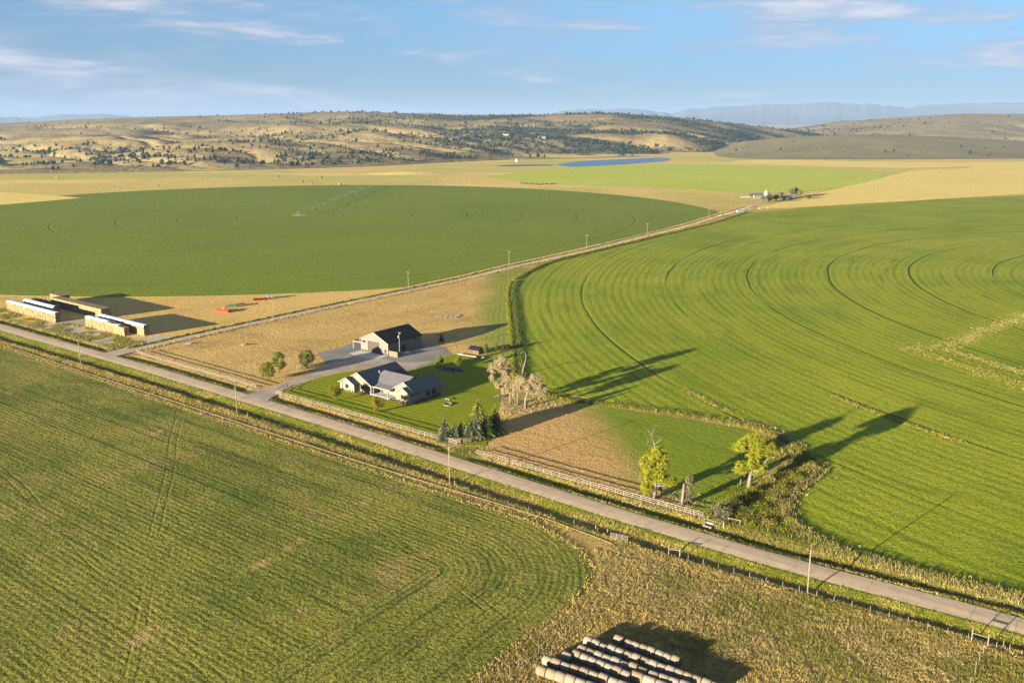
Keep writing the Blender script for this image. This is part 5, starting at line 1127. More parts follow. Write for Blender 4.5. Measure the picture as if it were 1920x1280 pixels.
def add_bale(x, y, an, label, g_):
    o = bpy.data.objects.new('round_bale', rb); COL.objects.link(o); o.location = (x, y, .02); o.rotation_euler = (0, 0, an); k = random.uniform(.92, 1.06); o.scale = (BL * random.uniform(.95, 1.0), k * 1.08, k * random.uniform(1.0, 1.08)); tag(o, label, 'hay bale', 'round bales in the weedy field')
for rn, pts, cnt in rows_:
    single = None; BL = 1.15
    if None in pts: single = pts[0]; pts = pts[2:]
    W = np.array([zb(*q) for q in pts]); seg = np.r_[0, np.cumsum(np.linalg.norm(np.diff(W, axis=0), axis=1))]; k0 = 0
    if single is not None:
        d = W[1] - W[0]; add_bale(*zb(*single), math.atan2(d[1], d[0]) + R(4), 'single round bale set apart at the head of ' + rn, rn)
    BL = seg[-1] / (cnt - 1) / 1.54
    for k in range(cnt):
        u = seg[-1] * (k + .0) / max(1, cnt - 1); q = np.array((np.interp(u, seg, W[:, 0]), np.interp(u, seg, W[:, 1]))); q2 = np.array((np.interp(min(u + 1, seg[-1]), seg, W[:, 0]), np.interp(min(u + 1, seg[-1]), seg, W[:, 1]))); q1 = np.array((np.interp(max(u - 1, 0), seg, W[:, 0]), np.interp(max(u - 1, 0), seg, W[:, 1]))); d = q2 - q1
        add_bale(q[0] + random.uniform(-.05, .05), q[1] + random.uniform(-.08, .08), math.atan2(d[1], d[0]) + R(random.uniform(-2.5, 2.5)), f'{ORD[k]} round bale from the head of {rn}'[:110], rn)

# ------------------------------------------------------------------ stacks of square bales with tarps
bl = MB(); bl.prism([(.0, .05), (.05, 0), (1.13, 0), (1.18, .05), (1.18, .84), (1.13, .89), (.05, .89), (0, .84)], 'y', 0.0, 2.36)
bale_me = bpy.data.meshes.new('square_bale'); bale_me.from_pydata(bl.v, [], bl.f); bale_me.update(); bale_me.materials.append(M_straw)
NB = [0]; REST = MB(); COURSE = ['bottom', 'second', 'middle', 'fourth', 'top']
def stack(s0, s1, t0, rows, high, label, group, solo=True, low_end=0, step=None):
    """bales laid across, rows along the road, high courses; the sunny face is made of single bales, the core of joined ones"""
    n = int((s1 - s0) / 1.2)
    for r in range(rows):
        for i in range(n):
            for h in range(high):
                if h == high - 1 and low_end and i >= n - low_end: continue
                s = s0 + i * 1.2 + random.uniform(-.02, .02); t = t0 + r * 2.4 + random.uniform(-.16, .12); z = .04 + h * .9; face = (r == 0)
                if face and solo and NB[0] < 300:
                    o = bpy.data.objects.new('square_bale', bale_me); COL.objects.link(o); o.location = (*ST(s, t), z); o.rotation_euler = (0, 0, ROAD_A + R(random.uniform(-.6, .6))); tag(o, f'{ORD[i]} square bale from the far end, {COURSE[h]} course of {label}', 'hay bale', group); NB[0] += 1
                elif face or i in (0, n - 1) or h == high - 1 or r == rows - 1:
                    i0 = len(REST.v); a = R(random.uniform(-.6, .6)); ca, sa_ = math.cos(ROAD_A + a), math.sin(ROAD_A + a); x, y = ST(s, t); REST.v += [(x + vx * ca - vy * sa_, y + vx * sa_ + vy * ca, z + vz) for vx, vy, vz in bl.v]; REST.f += [tuple(i0 + q for q in f) for f in bl.f]
    return s0, s0 + n * 1.2, t0, t0 + rows * 2.4, .04 + high * .9
def tarp(label, s0, s1, t0, t1, z, mat=M_wtarp, drop=.55, edge=True, group='tarps over the bale stacks', arch=.18):
    e = empty('tarp', (*ST(s0, t0), z), ROAD_A); tag(e, label, 'tarp', group); V = []; n = max(3, int((s1 - s0) / .6)); rg = np.random.default_rng(int(abs(s0 * 10)))
    pr_ = [(-.06, -drop), (-.07, -.1), (0, .05), ((t1 - t0) * .3, arch * .8), ((t1 - t0) * .5, arch), ((t1 - t0) * .7, arch * .8), (t1 - t0, .05), (t1 - t0 + .07, -.1), (t1 - t0 + .06, -drop)]
    for i in range(n + 1):
        for k, (y, zz) in enumerate(pr_): V.append(((s1 - s0) * i / n, y + rg.normal() * .015 * (k in (0, 8)), zz + rg.normal() * .03 + (rg.normal() * .08 if k in (0, 8) else 0)))
    Fq = [(i * 9 + k, (i + 1) * 9 + k, (i + 1) * 9 + k + 1, i * 9 + k + 1) for i in range(n) for k in range(8)]
    mesh_obj('cover', V, Fq, mat, e, True)
    if edge: MB().box(s1 - s0 - .05, s1 - s0 + .02, -.12, t1 - t0 + .12, -.5, .16).build('hem', M_redstripe, e)
    return e
a = stack(-288.5, -240.0, 20.6, 1, 5, 'the long front stack', 'square bales of the long front stack')
lab = ['long white tarp over the far half of the front bale stack', 'white tarp in the middle of the front bale stack', 'second short white tarp on the front bale stack', 'third short white tarp on the front bale stack', 'red-hemmed white tarp at the lane end of the front bale stack']
for (f0, f1), lb in zip(((-287.6, -263.6), (-263.2, -257.4), (-257.0, -252.0), (-251.6, -246.2), (-245.8, -240.3)), lab): tarp(lb, f0, f1, 20.55, 23.1, a[4], edge=lb.startswith('red'))
a = stack(-284, -254, 26.6, 1, 5, 'x', 'x', False); tarp('rounded silver tarp on the stack behind the front one', -283.8, -254.2, 26.5, 29.2, a[4], M_silver, .5, False, arch=.55)
a = stack(-289, -264, 32.4, 1, 4, 'x', 'x', False); tarp('dark torn tarp on the third stack row', -288, -265, 32.3, 35, a[4], M_black, .4, False)
for k in range(14):
    s = -287 + k * 1.6 + random.uniform(-.3, .3); o = MB().lathe([(.22, 0), (.42, .03), (.45, .12), (.42, .21), (.22, .24)], 12).build('old_tyre', M_rubber); o.location = (*ST(s, 33.6 + random.uniform(-.7, .7)), a[4] + .24); tag(o, 'old black tyre weighing down the dark tarp', 'tyre', 'tyres on the dark tarp')
a = stack(-280, -231, 37.8, 2, 5, 'x', 'x', False); a2 = stack(-290, -279, 42.5, 2, 5, 'x', 'x', False)
a = stack(-223.6, -190.6, 25.6, 1, 5, 'the stack at the lane junction', 'square bales of the junction stack', True, 8)
lab = ['white tarp at the far end of the junction stack', 'middle white tarp on the junction stack', 'white tarp short of the open grey tarp']
for (f0, f1), lb in zip(((-223.0, -217.2), (-216.6, -211.0), (-210.4, -204.8)), lab): tarp(lb, f0, f1, 25.55, 28.1, a[4], edge=False)
tarp('slack grey tarp sagging over the low end of the junction stack', -204.3, -195.4, 25.55, 28.1, a[4] - .55, M_silver, .3, False)
a = stack(-222, -184.2, 31.0, 1, 5, 'x', 'x', False)
lab = ['white tarp at the far end of the back junction stack', 'long white tarp on the back junction stack', 'white tarp next to the red-hemmed one on the back junction stack', 'red-hemmed white tarp at the lane end of the back junction stack']
for (f0, f1), lb in zip(((-221.5, -215.5), (-215, -199.5), (-199, -192.4), (-191.9, -184.5)), lab): tarp(lb, f0, f1, 30.95, 33.5, a[4], edge=lb.startswith('red') or 'far end' in lb)
ro = REST.build('square_bales', M_straw); tag(ro, 'golden square bales stacked in the rows behind the front stacks', 'hay bales', None, 'stuff')

# ------------------------------------------------------------------ farm machinery parked on the stubble
def wheel(parent, x, y, r, w, name='wheel'):
    t = MB(); n = 14; i0 = 0; V = []; prof = [(-w / 2, r * .6), (-w / 2, r * .92), (-w / 4, r), (w / 4, r), (w / 2, r * .92), (w / 2, r * .6)]
    for yy, rr in prof:
        for k in range(n): a = 2 * math.pi * k / n; V.append((rr * math.cos(a), yy, rr * math.sin(a)))
    Fq = [(i * n + k, i * n + (k + 1) % n, (i + 1) * n + (k + 1) % n, (i + 1) * n + k) for i in range(len(prof) - 1) for k in range(n)]
    o = mesh_obj(name, V, Fq, M_rubber, parent, True); o.location = (x, y, r); MB().tube((0, -w * .3, 0), (0, w * .3, 0), r * .6, n=12).build('rim', M_galv, o); return o
mo = empty('disc_mower', (*G(418, 585), .03), ROAD_A + R(20)); tag(mo, 'bright red disc mower parked on the gold stubble', 'mower')
MB().prism([(-1.1, .35), (1.1, .35), (1.2, .7), (.8, 1.25), (-.7, 1.3), (-1.2, .9)], 'x', -3.6, 3.6).build('cutter_deck', M_red, mo)
MB().box(-3.5, 3.5, -1.6, -1.1, .30, .5).build('skirt', M_red, mo)
f_ = MB(); f_.tube((-2.6, .9, 1.2), (2.6, .9, 1.2), .16, n=8); f_.build('frame', M_red, mo)
MB().path([(0, .9, 1.25), (.3, 2.6, 1.35), (1.2, 4.6, .75)], [.15, .13, .1], 8).build('tongue', M_red, mo)
MB().box(-.6, .6, .5, 1.3, 1.2, 1.75).build('gearbox', M_red, mo)
for x in (-2.9, 2.9): wheel(mo, x, 1.35, .55, .34)
sdl = empty('seed_drill', (*G(436, 576), .03), ROAD_A + R(60)); tag(sdl, 'green seed drill with a white lid behind the red mower', 'seed drill')
MB().prism([(-.6, .9), (.6, .9), (.8, 1.6), (-.8, 1.6)], 'x', -2.2, 2.2).build('hopper', M_grn, sdl); MB().box(-2.2, 2.2, -.85, .85, 1.6, 1.68).build('lid', M_white, sdl); MB().box(-2.3, 2.3, -.3, .3, .6, .9).build('frame', M_grn, sdl)
for x in (-2.5, 2.5): wheel(sdl, x, 0, .6, .3)
MB().path([(0, .3, .75), (0, 2.2, .6)], [.1, .08], 6).build('tongue', M_steel, sdl)
for k in range(8): MB().tube((-1.9 + k * .54, -.5, .1), (-1.9 + k * .54, -.1, .8), .05, n=5).build('coulter', M_steel, sdl)
hr = empty('harrow', (*G(450, 572.5), .03), ROAD_A + R(75)); tag(hr, 'dark red harrow at the end of the first machinery row', 'harrow')
for y in (-1.0, 0, 1.0): MB().box(-2.6, 2.6, y - .08, y + .08, .75, .9).build('beam', M_red, hr)
for x in (-2.4, 0, 2.4): MB().box(x - .08, x + .08, -1.1, 1.1, .9, 1.0).build('beam', M_steel, hr)
for k in range(12): MB().tube((-2.4 + k * .43, (k % 3 - 1) * 1.0, .02), (-2.4 + k * .43, (k % 3 - 1) * 1.0, .8), .04, n=4).build('tine', M_steel, hr)
for x in (-2.0, 2.0): wheel(hr, x, 1.5, .45, .25)
rk = empty('wheel_rake', (*G(488, 563), .03), ROAD_A + R(52)); tag(rk, 'orange red wheel rake, first of the second machinery row', 'rake')
MB().tube((-3.2, 0, .9), (3.2, 0, .9), .1, n=7).build('boom', M_red, rk); MB().path([(0, 0, .9), (0, 2.8, .7)], [.1, .08], 6).build('tongue', M_red, rk)
for k in range(6):
    d_ = empty('rake_wheel', (-2.8 + k * 1.1, -.4, .72), R(35)); d_.parent = rk; d_.rotation_euler = (0, 0, R(35)); MB().lathe([(.62, -.03), (.70, -.03), (.70, .03), (.62, .03)], 16).build('ring', M_red, d_).rotation_euler = (math.pi / 2, 0, 0)
    sp = MB()
    for j in range(8): a = math.pi * j / 4; sp.tube((0, 0, 0), (.68 * math.cos(a), 0, .68 * math.sin(a)), .018, n=3)
    sp.build('spokes', M_steel, d_)
for x in (-1.4, 1.4): wheel(rk, x, 1.2, .4, .2)
tb = empty('flat_trailer', (*G(508, 560), .03), ROAD_A + R(60)); tag(tb, 'grey flat trailer with white crates at the end of the machinery', 'trailer')
MB().box(-3.2, 3.2, -1.2, 1.2, .85, 1.0).build('deck', M_steel, tb)
for x in (-2.2, 2.2):
    for y in (-1.0, 1.0): wheel(tb, x, y, .42, .25)
MB().path([(3.2, 0, .85), (5.0, 0, .6)], [.1, .06], 5).build('drawbar', M_steel, tb)
for x in (-2.4, -.6, 1.2): MB().box(x, x + 1.3, -.9, .9, 1.0, 1.75).build('crate', M_white, tb)

lg = empty('log', (*G(459, 647.5), .03), R(15)); tag(lg, 'bleached log lying in the tan pasture', 'log'); MB().path([(-1.5, 0, .35), (0, .1, .42), (1.6, .05, .38)], [.34, .38, .30], 9).build('stem', M_bleach, lg, True); MB().path([(.6, 0, .45), (1.1, .3, 1.0)], [.1, .05], 5).build('stub', M_bleach, lg)
tg2 = empty('water_trough', (*G(352, 645), .03), R(20)); tag(tg2, 'small grey water trough by the pasture fence', 'trough'); MB().prism([(-1.2, -.5), (1.2, -.5), (1.2, .5), (-1.2, .5)], 'z', .05, .6).build('tank', M_galv, tg2); MB().box(-1.25, 1.25, -.55, .55, .6, .66).build('rim', M_galv, tg2)
rp_ = G(850, 594)
for i in range(16):
    o = bpy.data.objects.new('field_stone', rocks[i % 4]); COL.objects.link(o); s = random.uniform(.6, 1.6); o.location = (rp_[0] + random.gauss(0, 4.5), rp_[1] + random.gauss(0, 3), .15); o.scale = (s, s, s * .7); o.rotation_euler = (0, 0, random.uniform(0, 6)); tag(o, 'grey field stone in the heap on the pasture behind the shop', 'stone', 'stone heap in the pasture')

# ------------------------------------------------------------------ centre pivot sprinkler
pv_ = empty('pivot_sprinkler', (*PIVOT_L, .16), R(88)); tag(pv_, 'long centre pivot sprinkler standing in the dark green circle', 'sprinkler')
M_pipe = plain('dull_galvanised_pipe', (0.13, 0.135, 0.14), 0.7)
M_dry = plain('trampled_dry_soil', (0.40, 0.30, 0.08), 0.95, 0.2, 0.3)
sheet('pivot_pad', np.array([(PIVOT_L[0] + 7 * math.cos(a) * (1 + .2 * math.sin(3 * a)), PIVOT_L[1] + 7 * math.sin(a)) for a in np.linspace(0, 2 * math.pi, 24, endpoint=False)]), .2, M_dry, 'yellow dry patch round the pivot in the dark green circle', 'patch')
c_ = MB()
for a in (45, 135, 225, 315): c_.tube((2 * math.cos(R(a)), 2 * math.sin(R(a)), 0), (.3 * math.cos(R(a)), .3 * math.sin(R(a)), 4.2), .12, n=5)
c_.build('pivot_tower', M_pipe, pv_)
for k in range(7):
    x0, x1 = k * 53.0, (k + 1) * 53.0
    pts = [(x0 + 53 * u, 0, 4.0 + 1.1 * 4 * u * (1 - u)) for u in np.linspace(0, 1, 9)]
    sp = MB().path(pts, [.11] * 9, 6).build('span', M_pipe, pv_)
    tr_ = MB()
    for sg in (-1, 1):
        q = [(p[0], sg * .5, p[2] - 1.1 * math.sin(math.pi * i / 8)) for i, p in enumerate(pts)]; tr_.path(q, [.04] * 9, 4)
        for i in range(1, 8): tr_.tube(pts[i], q[i], .04, n=3)
    tr_.build('truss', M_pipe, sp)
    for u in np.linspace(.06, .94, 9): MB().tube((x0 + 53 * u, 0, 4.0 + 1.1 * 4 * u * (1 - u)), (x0 + 53 * u, 0, 1.8), .02, n=3).build('drop_hose', M_pipe, sp)
    tw = empty('tower', (x1, 0, 0)); tw.parent = pv_
    lm = MB(); lm.tube((0, -2.2, .8), (0, -.2, 4.0), .1, n=5); lm.tube((0, 2.2, .8), (0, .2, 4.0), .1, n=5); lm.box(-.12, .12, -2.4, 2.4, .7, .92); lm.build('frame', M_pipe, tw)
    for y in (-2.2, 2.2):
        o = wheel(tw, 0, y, .75, .4); o.rotation_euler = (0, 0, 0)

# ------------------------------------------------------------------ cattle
def cow_mesh():
    me = bpy.data.meshes.new('cow'); J = [(-1.0, 0, 1.05), (-.3, 0, 1.02), (.45, 0, 1.05), (.85, 0, 1.15), (1.15, 0, 1.2), (1.45, 0, 1.05),
        (-.95, .25, .75), (-1.02, .25, .42), (-.95, .25, .02), (-.95, -.25, .75), (-1.02, -.25, .42), (-.95, -.25, .02), (.5, .24, .7), (.5, .24, .38), (.5, .24, .02), (.5, -.24, .7), (.5, -.24, .38), (.5, -.24, .02), (-1.2, 0, 1.0), (-1.25, 0, .5), (1.12, .2, 1.3), (1.12, -.2, 1.3)]
    E = [(0, 1), (1, 2), (2, 3), (3, 4), (4, 5), (0, 6), (6, 7), (7, 8), (0, 9), (9, 10), (10, 11), (2, 12), (12, 13), (13, 14), (2, 15), (15, 16), (16, 17), (0, 18), (18, 19), (4, 20), (4, 21)]
    Rd = [.36, .40, .37, .24, .17, .11, .16, .08, .06, .16, .08, .06, .13, .08, .06, .13, .08, .06, .06, .04, .05, .05]
    me.from_pydata(J, E, []); o = bpy.data.objects.new('cow_tmp', me); COL.objects.link(o); sk = o.modifiers.new('s', 'SKIN'); sk.use_smooth_shade = True
    for v, r in zip(me.skin_vertices[0].data, Rd): v.radius = (r, r * (1.15 if r > .3 else 1))
    me.skin_vertices[0].data[1].use_root = True; o.modifiers.new('u', 'SUBSURF').levels = 1
    dg = bpy.context.evaluated_depsgraph_get(); ev = o.evaluated_get(dg); out = bpy.data.meshes.new_from_object(ev); bpy.data.objects.remove(o); out.name = 'cow'; out.materials.clear(); out.materials.append(M_cowb); return out
cow = cow_mesh()
for i in range(26):
    u = i / 25; q = (976 + 66 * u + random.uniform(-2, 2), 344.6 + 1.6 * math.sin(u * 3) + random.uniform(-1.2, 1.2)); x, y = G(*q); o = bpy.data.objects.new('cow', cow); COL.objects.link(o); o.location = (x, y, .02); o.rotation_euler = (0, 0, random.choice((0, math.pi)) + random.uniform(-.6, .6)); s = random.uniform(.95, 1.25); o.scale = (s, s, s)
    tag(o, 'dark cow standing in the herd beyond the dark green circle', 'cow', 'cattle herd')

# ------------------------------------------------------------------ distant farmstead
def far_house(label, q, w, d, he, hr_, wall, roof, rz=0.0, name='farm_building', loc=None, wins=0, cat='building'):
    e = empty(name, loc or (*G(*q), 0), rz); tag(e, label, cat); gable(-w / 2, w / 2, -d / 2, d / 2, 0, he, hr_, 's').build('wall', wall, e); roof_pair(e, -w / 2, w / 2, -d / 2, d / 2, he, hr_, roof, 's', .4, False)
    for k in range(wins):
        x = -w / 2 + w * (k + .5) / wins; window(e, x - .6, x + .6, -d / 2, he * .35, he * .75)
    return e
M_blueroof = plain('blue_metal_roof', (0.05, 0.09, 0.17), 0.5); M_greyroof = plain('grey_roof', (0.15, 0.15, 0.15), 0.7); M_paleroof = plain('pale_roof', (0.3, 0.3, 0.3), 0.6)
far_house('blue-roofed shed among the trees of the distant farmstead', (1475, 374), 10, 8, 3.0, 4.8, M_wood, M_blueroof, R(12))
far_house('low pale house at the distant farmstead', (1420, 371.5), 9, 6, 2.6, 3.8, M_siding, M_greyroof, R(6), wins=3, cat='house')
far_house('long dark shed behind the pale house of the distant farmstead', (1417, 366.5), 16, 5, 2.2, 3.2, M_trim, M_greyroof, R(20))
far_house('long pale feed shed at the entrance of the distant farmstead', (1398, 370.5), 12, 3, 1.6, 2.2, M_siding, M_greyroof, R(-4))
gb = empty('grain_bin', (*G(1436.5, 367), 0)); tag(gb, 'silver grain bin with a conical roof at the distant farmstead', 'grain bin'); MB().lathe([(2.9, 0), (2.9, 1.3), (2.97, 1.35), (2.9, 1.4), (2.9, 2.8), (2.97, 2.85), (2.9, 2.9), (2.9, 4.6)], 20).build('drum', M_galv, gb, True); MB().lathe([(3.05, 4.6), (.5, 6.2), (.5, 6.5), (.05, 6.6)], 20).build('roof', M_galv, gb, True); MB().tube((2.95, -.2, 0), (2.95, -.2, 4.6), .06, n=4).build('ladder', M_steel, gb)
cv_ = empty('camper_trailer', (*G(1387, 399), 0), R(18)); tag(cv_, 'white camper trailer on the lane before the distant farmstead', 'trailer'); MB().prism([(-3.2, .6), (3.0, .6), (3.4, 1.3), (3.0, 2.9), (-3.0, 2.9), (-3.3, 2.3)], 'y', -1.2, 1.2).build('body', M_farwhite, cv_)
for y in (-1.1, 1.1): wheel(cv_, 0, y, .4, .25)
window(cv_, -2.2, -1.0, -1.2, 1.6, 2.3); window(cv_, .6, 2.0, -1.2, 1.6, 2.3); MB().path([(3.2, 0, .65), (4.6, 0, .5)], [.08, .06], 4).build('drawbar', M_steel, cv_)
pk = empty('pickup_truck', (*G(1352, 406), 0), R(25)); tag(pk, 'white pickup truck parked by the lane near the camper', 'truck'); MB().prism([(-2.7, .45), (2.7, .45), (2.7, 1.0), (1.2, 1.15), (.7, 1.8), (-.7, 1.8), (-.9, 1.1), (-2.7, 1.1)], 'y', -.95, .95).build('body', M_farwhite, pk); MB().prism([(.62, 1.2), (1.1, 1.2), (.68, 1.7), (-.6, 1.7), (-.75, 1.2)], 'y', -.97, .97).build('window', M_glass, pk)
for x in (-1.7, 1.7):
    for y in (-.85, .85): wheel(pk, x, y, .4, .25)
for (q, an, mat, lb) in (((1445, 391), 8, M_leaf_gold, ''),): pass
def implement(label, q, mat, w, rz):
    e = empty('farm_trailer', (*G(*q), 0), rz); tag(e, label, 'trailer'); MB().box(-w / 2, w / 2, -1.1, 1.1, .7, .95).build('deck', mat, e); MB().box(-w / 2, -w / 2 + .15, -1.1, 1.1, .95, 1.7).build('headboard', mat, e); MB().path([(w / 2, 0, .7), (w / 2 + 1.6, 0, .5)], [.08, .05], 4).build('drawbar', M_steel, e)
    for x in (-w * .3, w * .3):
        for y in (-1, 1): wheel(e, x, y, .4, .25)
implement('orange flat trailer at the field edge of the distant farmstead', (1445, 391), plain('orange_paint', (.35, .16, .04), .6), 7, R(10))
implement('small white trailer beside the orange one at the distant farmstead', (1427, 393), M_white, 4.5, R(14))
implement('long pale trailer between the camper and the farmstead', (1402, 393.5), M_white, 8.5, R(4))
implement('red trailer in the yard of the distant farmstead', (1412, 389), M_red, 4.5, R(30))
ft = 'trees of the distant farmstead'
for i, (q, h, w, m, lb) in enumerate([((1484, 371), 8.5, 6, 1, 'round grey green tree beside the blue roof'), ((1492, 370), 9.0, 6, 0, 'tallest dark tree at the far end of the farmstead'), ((1502, 371), 7.0, 5.5, 1, 'last grey tree at the far end of the farmstead'), ((1462, 374), 6.5, 5.5, 1, 'pale tree between grain bin and blue roof'), ((1455, 377), 5.0, 4.5, 1, 'low pale tree in front of the pale one at the farmstead'), ((1440, 379), 6.5, 5.5, 0, 'dark tree in the middle of the farmstead yard'), ((1430, 380), 5.5, 5, 1, 'pale tree at the yard corner near the pale house'), ((1447, 377), 6.0, 5, 1, 'grey tree next to the dark one in the farmstead yard'), ((1478, 378), 3.2, 4, 0, 'low dark bush in front of the blue roof'), ((1515, 373), 3.0, 6, 0, 'long dark bush trailing off past the farmstead trees')]):
    broad(lb, q, h * 1.4, w * 1.35, [M_leaf_wil, M_grass_dk][1 - m], trunk=.18, seed=200 + i, dens=.55, size=.4, stems=2, group=ft)
far_house('white gabled hut on the river bank below the hills', (969, 303.5), 6.0, 6.0, 4.6, 7.4, M_farwhite, M_paleroof, R(70), 'white_hut', None, 0, 'hut')
def on_hill(pxx, Y): X_ = (pxx - 960) / KX * Y; z, _, _ = hills(np.array([X_]), np.array([Y])); return (X_, Y, float(z[0]))
far_house('pale house with several windows alone on the wooded hillside', None, 20, 11, 5.5, 7.5, M_farwhite, M_greyroof, R(8), 'hill_house', on_hill(1016, 2660.), 5, 'house')
far_house('tan low house on the hillside left of the pale one', None, 16, 9, 3.2, 5.0, M_siding, M_wheat, R(-5), 'hill_house', on_hill(948, 2720.), 3, 'house')
for i, (q, lb) in enumerate((((107, 335), 'lone pale bale in the far meadow below the hills'), ((295, 349), 'pale bale near the rim of the dark green circle'), ((521, 332.5), 'far pale bale left of the small mound'), ((602, 334), 'far pale bale nearest the small mound'), ((567, 341.5), 'small pale bale in the meadow between two others'), ((585, 346), 'pale bale just above the dark green circle'), ((637, 347), 'rightmost pale bale above the dark green circle'))):
    o = bpy.data.objects.new('round_bale', rb); COL.objects.link(o); o.location = (*G(*q), 0); o.scale = (2.6, 1.7, 1.7); o.rotation_euler = (0, 0, R(20 * i)); tag(o, lb, 'hay bale', 'bales in the far meadow')

# ------------------------------------------------------------------ junipers on the hills
def juniper_shape(rng):
    m = 6; V = [(0, 0, 1.0)]; rings = ((.82, .26), (.55, .44), (.26, .52), (.02, .36))
    for z, r in rings:
        off = rng.random() * 6
        for k in range(m): a = off + 2 * math.pi * k / m; q = r * rng.uniform(.6, 1.3); V.append((q * math.cos(a), q * math.sin(a), z + rng.normal() * .05))
    Fq = [(0, 1 + k, 1 + (k + 1) % m) for k in range(m)]
    for i in range(3):
        for k in range(m):
            a, b = 1 + i * m + k, 1 + i * m + (k + 1) % m; Fq += [(a, a + m, b), (b, a + m, b + m)]
    return np.array(V), np.array(Fq)
rj = np.random.default_rng(77); shapes = [juniper_shape(rj) for _ in range(8)]
N = 110000; tx = rj.uniform(-60, 2000, N); uy = rj.random(N); Yj = 1560 + (4950 - 1560) * uy ** 1.6; Xj = (tx - 960) / KX * Yj; zj, zone, gul = hills(Xj, Yj); zs_, _, gs = hills(Xj + 0.0, Yj)
dens, tx = scrub(Xj, Yj, zone, gul); dens = np.where(zj < 2, 0, dens)
keep = rj.random(N) < dens * .52
Xj, Yj, zj = Xj[keep], Yj[keep], zj[keep]; M_ = len(Xj); tx = tx[keep]; hj = rj.uniform(3.5, 8.5, M_) * np.where(rj.random(M_) < .15, 1.35, 1); wj = hj * rj.uniform(.75, 1.15, M_)
order = np.argsort(-(hj / Yj)); big = order[:290]; rest = order[290:]
jm = []
for V, Fq in shapes:
    me = bpy.data.meshes.new('juniper_tree'); me.from_pydata([tuple(v) for v in V], [], [tuple(f) for f in Fq]); me.update(); me.materials.append(M_juniper); jm.append(me)
for i in big:
    o = bpy.data.objects.new('juniper_tree', jm[i % 8]); COL.objects.link(o); o.location = (Xj[i], Yj[i], zj[i] - .3); o.scale = (wj[i], wj[i], hj[i]); o.rotation_euler = (0, 0, rj.random() * 6); tag(o, 'dark juniper tree on the ' + ('bare lower slope at the edge of the hills' if tx[i] < 480 else 'grassy middle slope of the dry hills' if tx[i] < 900 else 'wooded slope above the lake' if tx[i] < 1480 else 'slope behind the brown hill'), 'tree', 'junipers scattered over the hills')
VV = []; FF = []; off = 0
for sh in range(8):
    ii = rest[rest % 8 == sh]; V, Fq = shapes[sh]; k = len(ii); a = rj.random(k) * 6.28; c, s = np.cos(a), np.sin(a)
    P = np.stack([(V[None, :, 0] * c[:, None] - V[None, :, 1] * s[:, None]) * wj[ii][:, None] + Xj[ii][:, None], (V[None, :, 0] * s[:, None] + V[None, :, 1] * c[:, None]) * wj[ii][:, None] + Yj[ii][:, None], V[None, :, 2] * hj[ii][:, None] + zj[ii][:, None] - .3], -1)
    VV.append(P.reshape(-1, 3)); FF.append((Fq[None] + (np.arange(k) * len(V))[:, None, None]).reshape(-1, 3) + off); off += k * len(V)
tag(np_mesh('juniper_wood', np.concatenate(VV), np.concatenate(FF), M_juniper), 'dark juniper wood thickening over the hills above the lake', 'wood', None, 'stuff')


# ------------------------------------------------------------------ grass and weeds
def tufts(name, X, Y, Z, h, w, mat, label, blades=4, seed=5, cat='weeds'):
    rng = np.random.default_rng(seed); n = len(X); k = blades; a = rng.random((n, k)) * 6.28; hh = (h[0] + (h[1] - h[0]) * rng.random((n, 1)) ** 1.5) * rng.uniform(.6, 1.1, (n, k)); ww = (w[0] + (w[1] - w[0]) * rng.random((n, k)))
    ox = rng.normal(size=(n, k)) * w[1] * .7; oy = rng.normal(size=(n, k)) * w[1] * .7; cx = X[:, None] + ox; cy = Y[:, None] + oy; dx = np.cos(a) * ww / 2; dy = np.sin(a) * ww / 2
    lx = rng.normal(size=(n, k)) * hh * .28; ly = rng.normal(size=(n, k)) * hh * .28; z = np.broadcast_to(Z[:, None] - .04, (n, k))
    V = np.stack([np.stack([cx - dx, cy - dy, z], -1), np.stack([cx + dx, cy + dy, z], -1), np.stack([cx + lx + dx * .5, cy + ly + dy * .5, z + hh], -1)], 2).reshape(-1, 3)
    o = np_mesh(name, V, np.arange(len(V)).reshape(-1, 3), mat); return tag(o, label, cat, None, 'stuff')
rg = np.random.default_rng(123)
def in_view(X, Y, m=60): xi = 960 + FOC * X / (Y * _c + CAM_H * _s); yi = HORIZON + FOC * CAM_H / (_c * (Y * _c + CAM_H * _s)); return (xi > -m) & (xi < 1920 + m) & (yi < 1280 + m * 1.5)
def st_pts(n, s0, s1, t0, t1): s = rg.uniform(s0, s1, n); t = rg.uniform(t0, t1, n); return s, t
def st_xy(s, t): return ROAD_M[0] + RU[0] * s + RN[0] * t, ROAD_M[1] + RU[1] * s + RN[1] * t
# weedy field
n = 250000; X = rg.uniform(-20, 120, n); Y = rg.uniform(112, 200, n); k = inpoly(X, Y, WFP) & in_view(X, Y); X, Y = X[k], Y[k]; k = rg.random(len(X)) < .35 + .65 * np.clip((fbm(X / 1.6, Y / 1.6, 2, 61) - .32) * 4, 0, 1); X, Y = X[k], Y[k]
c = fbm(X / 11, Y / 11, 4, 62) * 1.2 - .10 + rg.normal(size=len(X)) * .085; Z = np.full(len(X), .03)
xr = 960 + FOC * X / (Y * _c + CAM_H * _s); c = c - .25 * np.clip((xr - 1790) / 60, 0, 1)
for nm, lo, hi, m, lb, hh in (('dry_weeds', .53, 9, M_grass_dry, 'golden dry weeds in the bale field', (.18, .5)), ('tan_weeds', .42, .53, M_grass_tan, 'tan weeds covering the bale field', (.22, .55)), ('olive_weeds', -9, .42, M_grass_olv, 'olive green weeds among the dry ones of the bale field', (.2, .5))):
    q = (c >= lo) & (c < hi); tufts(nm, X[q], Y[q], Z[q], hh, (.05, .15), m, lb, 5, 7)
